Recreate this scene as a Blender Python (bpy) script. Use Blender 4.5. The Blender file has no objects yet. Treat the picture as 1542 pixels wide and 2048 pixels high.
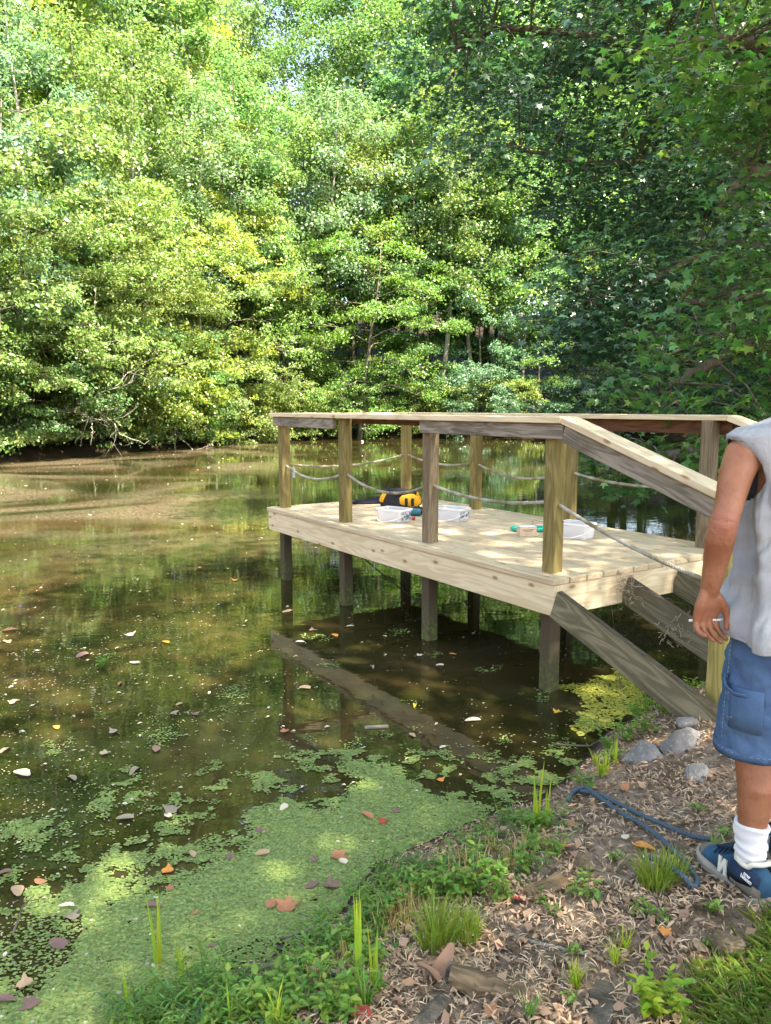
import bpy, math, random
import numpy as np
from mathutils import Vector, Matrix

R = math.radians
random.seed(7)
rng = np.random.default_rng(7)
sc = bpy.context.scene
col = sc.collection

# ------------------------------------------------------------------ camera
CAM_H = 1.72
F_PX, CX, CY, HZ = 1541.0, 771.0, 1024.0, 815.0
PITCH = math.atan((CY - HZ) / F_PX)
cd = bpy.data.cameras.new('camera')
cd.sensor_fit = 'VERTICAL'
cd.sensor_height = 36.0
cd.lens = F_PX / 2048.0 * 36.0
cd.clip_start = 0.05
cd.clip_end = 600.0
cam = bpy.data.objects.new('camera', cd)
col.objects.link(cam)
cam.location = (0, 0, CAM_H)
cam.rotation_euler = (R(90) - PITCH, 0, 0)
sc.camera = cam

# ------------------------------------------------------------------ sky, sun, exposure
SUN_EL, SUN_AZ = 60.0, 50.0            # azimuth: degrees to the right of straight behind the camera
sd = Vector((math.sin(R(SUN_AZ)) * math.cos(R(SUN_EL)), -math.cos(R(SUN_AZ)) * math.cos(R(SUN_EL)), math.sin(R(SUN_EL))))
w = bpy.data.worlds.new('World')
sc.world = w
w.use_nodes = True
nt = w.node_tree
bg = nt.nodes['Background']
sky = nt.nodes.new('ShaderNodeTexSky')
sky.sky_type = 'NISHITA'
sky.sun_disc = False
sky.sun_elevation = R(SUN_EL)
sky.sun_rotation = math.atan2(sd.x, sd.y)
sky.air_density = 1.0
sky.dust_density = 2.5
nt.links.new(sky.outputs['Color'], bg.inputs['Color'])
bg.inputs['Strength'].default_value = 0.15
sl = bpy.data.lights.new('sun', 'SUN')
sl.energy = 5.0
sl.angle = R(0.53)
sl.color = (1.0, 0.94, 0.83)
sun = bpy.data.objects.new('sun', sl)
col.objects.link(sun)
sun.location = (0, 0, 30)
sun.rotation_euler = (-sd).to_track_quat('-Z', 'Y').to_euler()
sc.view_settings.view_transform = 'Standard'
sc.view_settings.look = 'None'
sc.view_settings.gamma = 1.0
sc.view_settings.exposure = 2.58
sc.view_settings.use_white_balance = True
sc.view_settings.white_balance_temperature = 7250
sc.cycles.use_denoising = True
sc.cycles.max_bounces = 8
sc.cycles.diffuse_bounces = 3
sc.cycles.glossy_bounces = 3
sc.cycles.transmission_bounces = 6
sc.cycles.transparent_max_bounces = 8
sc.cycles.caustics_reflective = False
sc.cycles.caustics_refractive = False
sc.cycles.sample_clamp_indirect = 6.0

# ------------------------------------------------------------------ small maths
def ray(x, y):
    a, b = (x - CX) / F_PX, -(y - CY) / F_PX
    c, s = math.cos(PITCH), math.sin(PITCH)
    return (a, c + s * b, -s + c * b)
def at(x, y, z=0.0):                     # photograph pixel -> place on the level z
    r = ray(x, y); t = (z - CAM_H) / r[2]
    return Vector((r[0] * t, r[1] * t, z))
def atY(x, y, Y):
    r = ray(x, y); t = Y / r[1]
    return Vector((r[0] * t, Y, CAM_H + r[2] * t))

def hash2(ix, iy, seed):
    n = (ix.astype(np.int64) * 374761393 + iy.astype(np.int64) * 668265263 + seed * 69069) & 0x7fffffff
    n = ((n ^ (n >> 13)) * 1274126177) & 0x7fffffff
    return ((n ^ (n >> 16)) & 0xffff) / 65535.0
def vnoise(x, y, seed=0):
    x = np.asarray(x, float); y = np.asarray(y, float)
    ix, iy = np.floor(x), np.floor(y)
    fx, fy = x - ix, y - iy
    fx, fy = fx * fx * (3 - 2 * fx), fy * fy * (3 - 2 * fy)
    a, b = hash2(ix, iy, seed), hash2(ix + 1, iy, seed)
    c, d = hash2(ix, iy + 1, seed), hash2(ix + 1, iy + 1, seed)
    return (a * (1 - fx) + b * fx) * (1 - fy) + (c * (1 - fx) + d * fx) * fy
def fbm(x, y, seed=0, oct=4):
    s, a, t = 0, 0.5, 0
    for o in range(oct):
        s = s + a * vnoise(np.asarray(x) * 2 ** o, np.asarray(y) * 2 ** o, seed + o * 17); t += a; a *= 0.5
    return s / t
def poly_sd(px, py, poly):               # signed distance, negative inside
    px = np.asarray(px, float); py = np.asarray(py, float)
    d = np.full(px.shape, 1e9); inside = np.zeros(px.shape, bool)
    n = len(poly)
    for i in range(n):
        ax, ay = poly[i]; bx, by = poly[(i + 1) % n]
        ex, ey = bx - ax, by - ay
        t = np.clip(((px - ax) * ex + (py - ay) * ey) / (ex * ex + ey * ey + 1e-12), 0, 1)
        d = np.minimum(d, np.hypot(px - ax - t * ex, py - ay - t * ey))
        if abs(by - ay) > 1e-12:
            cr = ((ay > py) != (by > py)) & (px < ex * (py - ay) / (by - ay) + ax)
            inside ^= cr
    return np.where(inside, -d, d)

# ------------------------------------------------------------------ mesh helpers
def np_mesh(name, V, F, smooth=False):
    V = np.asarray(V, np.float32); F = np.asarray(F, np.int32)
    me = bpy.data.meshes.new(name)
    n, k = F.shape
    me.vertices.add(len(V)); me.vertices.foreach_set('co', V.ravel())
    me.loops.add(n * k); me.loops.foreach_set('vertex_index', F.ravel())
    me.polygons.add(n)
    me.polygons.foreach_set('loop_start', np.arange(0, n * k, k, dtype=np.int32))
    me.update(calc_edges=True)
    if smooth: me.polygons.foreach_set('use_smooth', np.ones(n, bool))
    return me
class MB:                                # collects pieces of ONE mesh
    def __init__(s): s.v = []; s.f = []; s.sm = []
    def add(s, V, F, smooth=False):
        o = len(s.v); s.v += [tuple(p) for p in V]; s.f += [tuple(i + o for i in f) for f in F]; s.sm += [smooth] * len(F)
    def box(s, c, size, mat=None, bev=0.0):
        x, y, z = [q / 2 for q in size]
        b = min(bev, x * .9, y * .9, z * .9)
        if b <= 0:
            V = [(sx * x, sy * y, sz * z) for sx in (-1, 1) for sy in (-1, 1) for sz in (-1, 1)]
            F = [(0, 1, 3, 2), (4, 6, 7, 5), (0, 4, 5, 1), (2, 3, 7, 6), (0, 2, 6, 4), (1, 5, 7, 3)]
        else:
            V = []; idx = {}
            for sx in (-1, 1):
                for sy in (-1, 1):
                    for sz in (-1, 1):
                        for a in range(3):
                            p = [sx * (x - b), sy * (y - b), sz * (z - b)]
                            p[a] = (sx * x, sy * y, sz * z)[a]
                            idx[(sx, sy, sz, a)] = len(V); V.append(tuple(p))
            F = []
            for a in range(3):
                b1, b2 = (a + 1) % 3, (a + 2) % 3
                for sg in (-1, 1):
                    q = []
                    for (m, n) in ((-1, -1), (1, -1), (1, 1), (-1, 1)):
                        k = [0, 0, 0]; k[a] = sg; k[b1] = m; k[b2] = n; q.append(idx[(*k, a)])
                    F.append(tuple(q if sg > 0 else q[::-1]))
                for m in (-1, 1):
                    for n in (-1, 1):
                        k0 = [0, 0, 0]; k1 = [0, 0, 0]
                        k0[a] = -1; k1[a] = 1
                        k0[b1] = k1[b1] = m; k0[b2] = k1[b2] = n
                        q = [idx[(*k0, b1)], idx[(*k1, b1)], idx[(*k1, b2)], idx[(*k0, b2)]]
                        F.append(tuple(q if m * n > 0 else q[::-1]))
            for sx in (-1, 1):
                for sy in (-1, 1):
                    for sz in (-1, 1):
                        q = [idx[(sx, sy, sz, a)] for a in range(3)]
                        F.append(tuple(q if sx * sy * sz > 0 else q[::-1]))
        M = mat or Matrix.Identity(4)
        s.add([(M @ Vector(p)) + Vector(c) if not mat else M @ (Vector(p) + Vector(c)) for p in V], F)
        return s
    def tube(s, pts, rad, seg=8, cap=True, sx=1.0):
        pts = [Vector(p) for p in pts]; n = len(pts)
        if not hasattr(rad, '__len__'): rad = [rad] * n
        V = []; up = None
        for i, p in enumerate(pts):
            d = (pts[min(i + 1, n - 1)] - pts[max(i - 1, 0)])
            d = d.normalized() if d.length > 1e-9 else Vector((0, 0, 1))
            if up is None:
                up = Vector((0, 0, 1)) if abs(d.z) < .9 else Vector((1, 0, 0))
            a = up - d * up.dot(d)
            a = a.normalized() if a.length > 1e-6 else d.orthogonal().normalized()
            up = a; b = d.cross(a)
            for k in range(seg):
                t = 2 * math.pi * k / seg
                V.append(p + (a * math.cos(t) + b * math.sin(t) * sx) * rad[i])
        F = [(i * seg + k, i * seg + (k + 1) % seg, (i + 1) * seg + (k + 1) % seg, (i + 1) * seg + k) for i in range(n - 1) for k in range(seg)]
        s.add(V, F, True)
        if cap:
            o = len(s.v) - len(V)
            s.f.append(tuple(o + k for k in range(seg))[::-1]); s.sm.append(False)
            s.f.append(tuple(o + (n - 1) * seg + k for k in range(seg))); s.sm.append(False)
        return s
    def loft(s, rings, cap=True, smooth=True):   # rings: lists of equal length
        m = len(rings[0]); V = [p for r in rings for p in r]
        F = [(i * m + k, i * m + (k + 1) % m, (i + 1) * m + (k + 1) % m, (i + 1) * m + k) for i in range(len(rings) - 1) for k in range(m)]
        o = len(s.v); s.add(V, F, smooth)
        if cap:
            s.f.append(tuple(o + k for k in range(m))[::-1]); s.sm.append(False)
            s.f.append(tuple(o + (len(rings) - 1) * m + k for k in range(m))); s.sm.append(False)
        return s
    def mesh(s, name):
        me = bpy.data.meshes.new(name); me.from_pydata(s.v, [], s.f); me.update()
        me.polygons.foreach_set('use_smooth', s.sm)
        return me
def link(name, me, mat=None, parent=None, loc=None, rot=None, color=None):
    o = bpy.data.objects.new(name, me); col.objects.link(o)
    if mat is not None and len(me.materials) == 0: me.materials.append(mat)
    if parent: o.parent = parent
    if loc is not None: o.location = loc
    if rot is not None: o.rotation_euler = rot
    if color: o.color = (*color, 1)
    return o
def tag(o, label=None, cat=None, group=None, kind=None):
    if label: o['label'] = label
    if cat: o['category'] = cat
    if group: o['group'] = group
    if kind: o['kind'] = kind
    return o
def empty(name, loc=(0, 0, 0), rz=0.0):
    o = bpy.data.objects.new(name, None); col.objects.link(o)
    o.location = loc; o.rotation_euler = (0, 0, rz); o.empty_display_size = .1
    return o
def copy_tree(o, parent=None):
    c = o.copy(); col.objects.link(c); c.parent = parent
    for ch in list(o.children): copy_tree(ch, c)
    return c

# ------------------------------------------------------------------ materials
class NT:
    def __init__(s, name):
        s.m = bpy.data.materials.new(name); s.m.use_nodes = True; s.t = s.m.node_tree
        s.p = s.t.nodes['Principled BSDF']; s.out = s.t.nodes['Material Output']
    def n(s, typ, **kw):
        nd = s.t.nodes.new('ShaderNode' + typ)
        for k, v in kw.items():
            if k.startswith('i_'):
                key = k[2:]
                nd.inputs[int(key) if key.isdigit() else key.replace('_', ' ')].default_value = v
            else: setattr(nd, k, v)
        return nd
    def l(s, a, b): s.t.links.new(a, b); return b
    def math(s, op, a, b=None, c=None, clamp=False):
        nd = s.n('Math', operation=op); nd.use_clamp = clamp
        for i, q in enumerate((a, b, c)):
            if q is None: continue
            if isinstance(q, (int, float)): nd.inputs[i].default_value = q
            else: s.l(q, nd.inputs[i])
        return nd.outputs[0]
    def mix(s, fac, a, b, mode='MIX'):
        nd = s.n('Mix', data_type='RGBA', blend_type=mode)
        for i, q in ((0, fac), (6, a), (7, b)):
            if isinstance(q, (int, float)): nd.inputs[i].default_value = q
            elif isinstance(q, tuple): nd.inputs[i].default_value = (*q, 1)
            else: s.l(q, nd.inputs[i])
        return nd.outputs[2]
    def ramp(s, fac, stops):
        nd = s.n('ValToRGB'); cr = nd.color_ramp
        while len(cr.elements) < len(stops): cr.elements.new(.5)
        for e, (p, c) in zip(cr.elements, stops): e.position = p; e.color = (*c, 1) if len(c) == 3 else c
        s.l(fac, nd.inputs[0]); return nd.outputs[0]
    def smooth(s, v, a, b):
        nd = s.n('MapRange', interpolation_type='SMOOTHSTEP'); nd.inputs[1].default_value = a; nd.inputs[2].default_value = b
        s.l(v, nd.inputs[0]); return nd.outputs[0]
    def noise(s, vec, scale, detail=4, rough=.55, dist=0.0):
        nd = s.n('TexNoise'); nd.inputs['Scale'].default_value = scale; nd.inputs['Detail'].default_value = detail
        nd.inputs['Roughness'].default_value = rough; nd.inputs['Distortion'].default_value = dist
        if vec is not None: s.l(vec, nd.inputs['Vector'])
        return nd.outputs[0]
    def mapping(s, vec, scale=(1, 1, 1), loc=(0, 0, 0)):
        nd = s.n('Mapping'); nd.inputs['Scale'].default_value = scale; nd.inputs['Location'].default_value = loc
        s.l(vec, nd.inputs['Vector']); return nd.outputs[0]
    def bump(s, h, strength=.3, dist=.01):
        nd = s.n('Bump'); nd.inputs['Strength'].default_value = strength; nd.inputs['Distance'].default_value = dist
        s.l(h, nd.inputs['Height']); s.l(nd.outputs[0], s.p.inputs['Normal']); return nd.outputs[0]
    def base(s, c, rough=.6, spec=.4):
        if isinstance(c, tuple): s.p.inputs['Base Color'].default_value = (*c, 1)
        else: s.l(c, s.p.inputs['Base Color'])
        if isinstance(rough, (int, float)): s.p.inputs['Roughness'].default_value = rough
        else: s.l(rough, s.p.inputs['Roughness'])
        s.p.inputs['Specular IOR Level'].default_value = spec
        return s.m

def plain(name, c, rough=.6, spec=.4, var=.25, scale=40, bump=.0, metal=0):
    t = NT(name); tc = t.n('TexCoord')
    nz = t.noise(tc.outputs['Object'], scale)
    k = t.mix(nz, tuple(q * (1 - var) for q in c), tuple(min(1, q * (1 + var)) for q in c))
    if bump: t.bump(nz, bump, .004)
    t.p.inputs['Metallic'].default_value = metal
    return t.base(k, rough, spec)

def leaf_mat(name, trans=.4, rough=.42, spec=.5, var=.45, warm=.5, hue=.07):
    """colour comes from the object's own colour; every leaf differs a little"""
    t = NT(name)
    oi = t.n('ObjectInfo'); geo = t.n('NewGeometry')
    rnd = geo.outputs['Random Per Island']
    h = t.n('HueSaturation')
    t.l(oi.outputs['Color'], h.inputs['Color'])
    t.l(t.math('MULTIPLY_ADD', rnd, var * 1.6, 1 - var * .8), h.inputs['Value'])
    r2 = t.math('FRACT', t.math('MULTIPLY', rnd, 17.31))
    t.l(t.math('MULTIPLY_ADD', r2, hue, .5 - hue / 2), h.inputs['Hue'])
    c = h.outputs[0]
    t.base(c, rough, spec)
    tr = t.n('BsdfTranslucent')
    t.l(t.mix(warm, c, (1.0, .95, .25), 'MULTIPLY'), tr.inputs['Color'])
    gain = t.n('HueSaturation'); gain.inputs['Value'].default_value = 1.7
    t.l(t.mix(warm, c, (1.0, .95, .25), 'MULTIPLY'), gain.inputs['Color']); t.l(gain.outputs[0], tr.inputs['Color'])
    mx = t.n('MixShader'); mx.inputs[0].default_value = trans
    t.l(t.p.outputs[0], mx.inputs[1]); t.l(tr.outputs[0], mx.inputs[2]); t.l(mx.outputs[0], t.out.inputs[0])
    return t.m

def wood(name, c1, c2, knot=None, ring=1.0, rough=.65, stain=None, stain_amt=0.0, grain=.35, wet=None, algae=None, topdirt=None):
    """grain runs along the piece's own x axis"""
    t = NT(name); tc = t.n('TexCoord'); oi = t.n('ObjectInfo')
    off = t.n('VectorMath', operation='ADD')
    cmb = t.n('CombineXYZ')
    for i in range(3): t.l(t.math('MULTIPLY', oi.outputs['Random'], 37.0 + 13 * i), cmb.inputs[i])
    t.l(tc.outputs['Object'], off.inputs[0]); t.l(cmb.outputs[0], off.inputs[1])
    v = off.outputs[0]
    big = t.noise(t.mapping(v, (.9, 7, 7)), 1.0, 3, .5, .6)
    wv = t.math('SINE', t.math('MULTIPLY', big, 58 * ring))
    wv = t.math('MULTIPLY_ADD', wv, .5, .5)
    fine = t.noise(t.mapping(v, (3.5, 120, 120)), 1.0, 4, .6)
    g = t.math('ADD', t.math('MULTIPLY', wv, .45), t.math('MULTIPLY', fine, .6))
    c = t.mix(t.smooth(g, .15, .95), c1, c2)
    bl = t.noise(t.mapping(v, (1.4, 4, 4)), 1.0, 2)
    c = t.mix(t.math('MULTIPLY', bl, .35), c, tuple(q * .62 for q in c2))
    tone = t.math('MULTIPLY_ADD', oi.outputs['Random'], .26, .86)
    hs = t.n('HueSaturation'); t.l(c, hs.inputs['Color']); t.l(tone, hs.inputs['Value']); c = hs.outputs[0]
    if knot:
        sv = t.n('SeparateXYZ'); t.l(v, sv.inputs[0]); cv = t.n('CombineXYZ'); t.l(t.math('MULTIPLY', sv.outputs[0], 2.6), cv.inputs[0]); t.l(t.math('MULTIPLY', t.math('ADD', sv.outputs[1], sv.outputs[2]), 6.0), cv.inputs[1])
        vo = t.n('TexVoronoi', voronoi_dimensions='2D'); vo.inputs['Scale'].default_value = 1.0; t.l(cv.outputs[0], vo.inputs['Vector'])
        kn = t.smooth(t.math('ADD', vo.outputs['Distance'], t.math('MULTIPLY', fine, .06)), .135, .06)
        c = t.mix(t.math('MULTIPLY', kn, .8), c, knot)
    if stain:
        sn = t.noise(t.mapping(v, (2.2, 9, 9)), 1.0, 5, .65)
        c = t.mix(t.math('MULTIPLY', t.smooth(sn, .45, .72), stain_amt), c, stain)
    if wet or algae:
        geo = t.n('NewGeometry'); sx = t.n('SeparateXYZ'); t.l(geo.outputs['Position'], sx.inputs[0])
        nz = t.noise(geo.outputs['Position'], 9, 5, .7)
        zz = t.math('ADD', sx.outputs[2], t.math('MULTIPLY', t.math('SUBTRACT', nz, .5), .35))
        if wet: c = t.mix(t.smooth(zz, .72, .42), c, wet)
        if algae:
            an = t.noise(geo.outputs['Position'], 38, 3, .7)
            am = t.math('MULTIPLY', t.smooth(zz, .34, .05), t.smooth(an, .47, .6))
            c = t.mix(am, c, algae)
    if topdirt:
        ge = t.n('NewGeometry'); sn_ = t.n('SeparateXYZ'); t.l(ge.outputs['True Normal'], sn_.inputs[0])
        c = t.mix(t.math('MULTIPLY', t.smooth(sn_.outputs[2], .3, .6), t.math('MULTIPLY_ADD', t.noise(ge.outputs['Position'], 30, 4, .7), .9, .35, clamp=True)), c, topdirt)
    t.bump(g, grain, .003)
    return t.base(c, rough, .25)

M = {}
M['new'] = wood('new_pine', (.58, .45, .28), (.77, .65, .45), knot=(.26, .12, .04), ring=.8, rough=.55)
M['deck'] = wood('deck_pine', (.52, .40, .25), (.70, .57, .39), knot=(.28, .14, .06), ring=.8, rough=.6, stain=(.38, .28, .18), stain_amt=.35)
M['grey'] = wood('weathered_board', (.16, .13, .10), (.36, .32, .26), ring=1.4, rough=.85, stain=(.07, .055, .04), stain_amt=.7, grain=.8)
M['post'] = wood('treated_post', (.16, .125, .04), (.31, .25, .095), ring=1.0, rough=.75, stain=(.12, .075, .035), stain_amt=.75, grain=.6, wet=(.085, .066, .043), algae=(.10, .15, .03))
M['greypost'] = wood('grey_post', (.13, .095, .06), (.26, .205, .13), ring=1.2, rough=.8, stain=(.10, .065, .04), stain_amt=.7, grain=.7, wet=(.09, .07, .048), algae=(.11, .16, .03))
M['drypost'] = wood('dry_treated_post', (.24, .20, .055), (.40, .34, .12), ring=1.0, rough=.75, stain=(.14, .10, .04), stain_amt=.6, grain=.6)
M['redwood'] = wood('dark_inner_board', (.06, .025, .012), (.13, .06, .03), ring=1.2, rough=.8)
M['stringer'] = wood('mossy_stringer', (.115, .10, .062), (.27, .24, .155), ring=1.1, rough=.95, stain=(.06, .05, .03), stain_amt=.8, grain=.7, topdirt=(.045, .032, .022))
M['leaf'] = leaf_mat('tree_leaf')
M['gum'] = leaf_mat('sweetgum_leaf', trans=.38, rough=.36, spec=.55, var=.5, warm=.6)
M['weed'] = leaf_mat('weed_leaf', trans=.4, rough=.45, spec=.4, var=.4, warm=.5)
M['dry'] = leaf_mat('dry_leaf', trans=.1, rough=.7, spec=.25, var=.5, warm=.2, hue=.018)
def bark_mat(name, c1, c2):
    t = NT(name); tc = t.n('TexCoord')
    nz = t.noise(t.mapping(tc.outputs['Object'], (7, 7, 1.6)), 1.5, 6, .7, .5)
    l2 = t.noise(tc.outputs['Object'], 3.0, 4)
    c = t.mix(t.smooth(nz, .3, .7), c1, c2)
    c = t.mix(t.smooth(l2, .55, .75), c, (.26, .27, .22))
    t.bump(nz, .8, .04); return t.base(c, .9, .2)
M['bark'] = bark_mat('bark_dark', (.05, .042, .032), (.19, .165, .13))
M['palebark'] = bark_mat('bark_pale', (.20, .18, .15), (.46, .43, .38))
M['deadwood'] = bark_mat('dead_wood', (.25, .22, .18), (.5, .46, .4))

# ------------------------------------------------------------------ pond outline and terrain
NEAR = [(-6.5, -1.0), (-3.2, .7), (-1.7, 1.35), (-.98, 1.62)] + [tuple(at(*q)[:2]) for q in (
    (235, 2035), (345, 1985), (480, 1915), (600, 1878), (668, 1830), (700, 1785), (770, 1722), (880, 1668), (965, 1632),
    (1060, 1602), (1118, 1572), (1150, 1530), (1195, 1482), (1270, 1432), (1330, 1395), (1395, 1372))]
FAR_BANK = [(-12.2, 24.3), (-10.6, 28.5), (-8.6, 34.0), (-6.6, 40.0), (-2.5, 43.0), (4.0, 43.5), (9.0, 46.0), (16.0, 50.0)]
POND = NEAR + [(2.75, 5.0), (3.9, 6.7), (6.2, 10.0), (9.5, 16), (13, 25), (18, 36), (20.5, 45)] + FAR_BANK[::-1] + [(-15.5, 18.5), (-18, 11), (-16, 4), (-11, -.5)]
def ground_z(x, y, detail=True):
    x = np.asarray(x, float); y = np.asarray(y, float)
    d = poly_sd(x, y, POND)
    near = .27 * (1 - np.exp(-np.maximum(d, 0) / .6))
    z = np.where(d > 0, near, np.maximum(-.9, d * .55))
    z = z + .10 * np.exp(-((x - 1.75) ** 2 + (y - 3.45) ** 2) / .22) * (d > 0)
    far = np.clip((y - 14) / 8, 0, 1) + np.clip((-x - 12) / 4, 0, 1)
    far = np.clip(far, 0, 1)
    z = z + np.where(d > 0, far * (.35 * (1 - np.exp(-d / .6)) + np.minimum(np.maximum(d - 2, 0) * .30, 14)), 0)
    if detail:
        z = z + np.where(d > -.1, (fbm(x * 3, y * 3, 5) - .5) * .06 + (fbm(x * 14, y * 14, 9) - .5) * .022, 0) * np.clip(d / .1 + .6, 0, 1)
    return z
def gz(x, y): return float(ground_z(np.array([x]), np.array([y]))[0])

def build_ground():
    # fine in front of the camera, coarser around and out to the horizon
    th_f = np.linspace(R(48), R(140), 330); th_b = np.linspace(R(140), R(408), 120)[1:-1]
    th = np.concatenate([th_f, th_b])
    r = np.concatenate([np.linspace(.05, 1.2, 8), np.geomspace(1.25, 6.5, 150), np.geomspace(6.7, 80, 80), np.geomspace(90, 450, 8)])
    TH, RR = np.meshgrid(th, r)
    X, Y = RR * np.cos(TH), RR * np.sin(TH)
    Z = ground_z(X, Y)
    V = np.stack([X, Y, Z], -1).reshape(-1, 3)
    m, n = len(r), len(th)
    i, j = np.meshgrid(np.arange(m - 1), np.arange(n), indexing='ij')
    j2 = (j + 1) % n
    F = np.stack([i * n + j, i * n + j2, (i + 1) * n + j2, (i + 1) * n + j], -1).reshape(-1, 4)[:, ::-1]
    me = np_mesh('ground', V, F, True)
    t = NT('mulch_soil'); geo = t.n('NewGeometry'); P = geo.outputs['Position']
    a = t.noise(P, 2.2, 5, .6); b = t.noise(P, 26, 6, .7); c = t.noise(P, 110, 3, .7)
    k = t.mix(t.smooth(b, .3, .7), (.12, .085, .06), (.36, .27, .20))
    k = t.mix(t.math('MULTIPLY', t.smooth(c, .52, .7), .6), k, (.42, .33, .245))
    k = t.mix(t.math('MULTIPLY', t.smooth(a, .5, .66), .5), k, (.06, .05, .025))
    sx = t.n('SeparateXYZ'); t.l(P, sx.inputs[0])
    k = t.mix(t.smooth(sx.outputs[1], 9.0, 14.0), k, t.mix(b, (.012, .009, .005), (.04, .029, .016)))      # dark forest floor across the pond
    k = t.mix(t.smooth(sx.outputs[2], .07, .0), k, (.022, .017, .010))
    t.bump(t.math('ADD', b, t.math('MULTIPLY', c, .5)), .9, .02)
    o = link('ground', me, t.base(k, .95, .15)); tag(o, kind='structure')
    return o
build_ground()

def build_water():
    xs = np.linspace(-24, 26, 2); ys = np.linspace(-3, 56, 2)
    V = [(x, y, 0) for y in ys for x in xs]
    me = np_mesh('pond_water', V, [(0, 1, 3, 2)])
    t = NT('pond_water'); geo = t.n('NewGeometry'); P = geo.outputs['Position']
    sx = t.n('SeparateXYZ'); t.l(P, sx.inputs[0]); X, Y = sx.outputs[0], sx.outputs[1]
    n1 = t.noise(P, .55, 4, .55, .8); n2 = t.noise(P, 1.7, 4, .6, .4)
    body = t.mix(t.smooth(n1, .38, .66), (.016, .019, .005), (.042, .029, .011))
    body = t.mix(t.smooth(t.noise(P, .9, 3, .5, .3), .6, .75), body, (.024, .030, .006))
    # drifting film of pollen and dust, in bands and swirls
    sw = t.noise(t.mapping(P, (.13, .15, 1), (3.1, .4, 0)), 1.0, 5, .5, 2.6)
    left = t.smooth(t.math('SUBTRACT', t.math('MULTIPLY', Y, -.12), X), -2.2, 2.6)
    rng_ = t.math('MULTIPLY', t.smooth(Y, 6.0, 12.0), t.smooth(Y, 60.0, 24.0))
    film = t.math('MULTIPLY', t.smooth(sw, .38, .62), t.math('MULTIPLY', left, rng_))
    film2 = t.math('MULTIPLY', t.smooth(t.noise(t.mapping(P, (.3, .6, 1), (17, 5, 0)), 1.0, 4, .5, 1.5), .52, .72), .30)
    film = t.math('MAXIMUM', film, film2)
    sp = t.smooth(t.noise(P, 16, 7, .75), .42, .60)
    film = t.math('MULTIPLY', film, t.math('MULTIPLY_ADD', sp, .62, .18), clamp=True)
    base = t.mix(film, body, (.125, .10, .07))
    t.base(base, t.math('MULTIPLY_ADD', film, .34, .02), .5)
    t.p.inputs['IOR'].default_value = 1.33
    wv = t.noise(t.mapping(P, (2.2, 3.2, 1)), 1.0, 3, .5, .5)
    rip = t.noise(t.mapping(P, (9, 14, 1)), 1.0, 2, .5)
    bp = t.n('Bump'); bp.inputs['Strength'].default_value = .028; bp.inputs['Distance'].default_value = .06
    t.l(t.math('ADD', wv, t.math('MULTIPLY', rip, .18)), bp.inputs['Height']); t.l(bp.outputs[0], t.p.inputs['Normal'])
    df = t.n('BsdfDiffuse'); t.l(base, df.inputs['Color'])
    mx = t.n('MixShader'); t.l(t.math('MULTIPLY', film, .62), mx.inputs[0])
    t.l(t.p.outputs[0], mx.inputs[1]); t.l(df.outputs[0], mx.inputs[2]); t.l(mx.outputs[0], t.out.inputs[0])
    o = link('pond_water', me, t.m); tag(o, kind='structure')
build_water()

# ------------------------------------------------------------------ trees
def unit(a): return a / (np.linalg.norm(a, axis=-1, keepdims=True) + 1e-9)
def leaf_cards(C, N, size, g, ratio=.62, fold=.12):
    """one four-cornered leaf per centre, lying across its normal"""
    n = len(C)
    D = unit(np.cross(N, unit(g.normal(size=(n, 3))))); B = np.cross(N, D)
    L = (size * g.uniform(.65, 1.3, n))[:, None]
    V = np.stack([C - D * L * .5, C + B * L * ratio * .5 + N * L * fold, C + D * L * .5 - N * L * fold * .6, C - B * L * ratio * .5 + N * L * fold], 1)
    F = np.arange(4 * n).reshape(n, 4)
    return V.reshape(-1, 3), F
def star_leaves(C, N, size, g):
    n = len(C)
    D = unit(np.cross(N, unit(g.normal(size=(n, 3))))); B = np.cross(N, D)
    ang = np.array([0, 36, 68, 100, 138, 180, 222, 260, 292, 324]) * math.pi / 180
    rad = np.array([1.0, .42, .92, .40, .62, .30, .62, .40, .92, .42])
    drop = np.array([.22, 0, .18, 0, .1, 0, .1, 0, .18, 0])
    L = size * g.uniform(.6, 1.25, n)
    ring = C[:, None, :] + L[:, None, None] * (D[:, None, :] * (np.cos(ang) * rad)[None, :, None] + B[:, None, :] * (np.sin(ang) * rad)[None, :, None] - N[:, None, :] * drop[None, :, None])
    V = np.concatenate([C[:, None, :], ring], 1).reshape(-1, 3)
    k = np.arange(10)
    tri = np.stack([np.zeros(10, int), 1 + k, 1 + (k + 1) % 10], 1)
    F = (np.arange(n)[:, None, None] * 11 + tri[None]).reshape(-1, 3)
    return V, F

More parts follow.
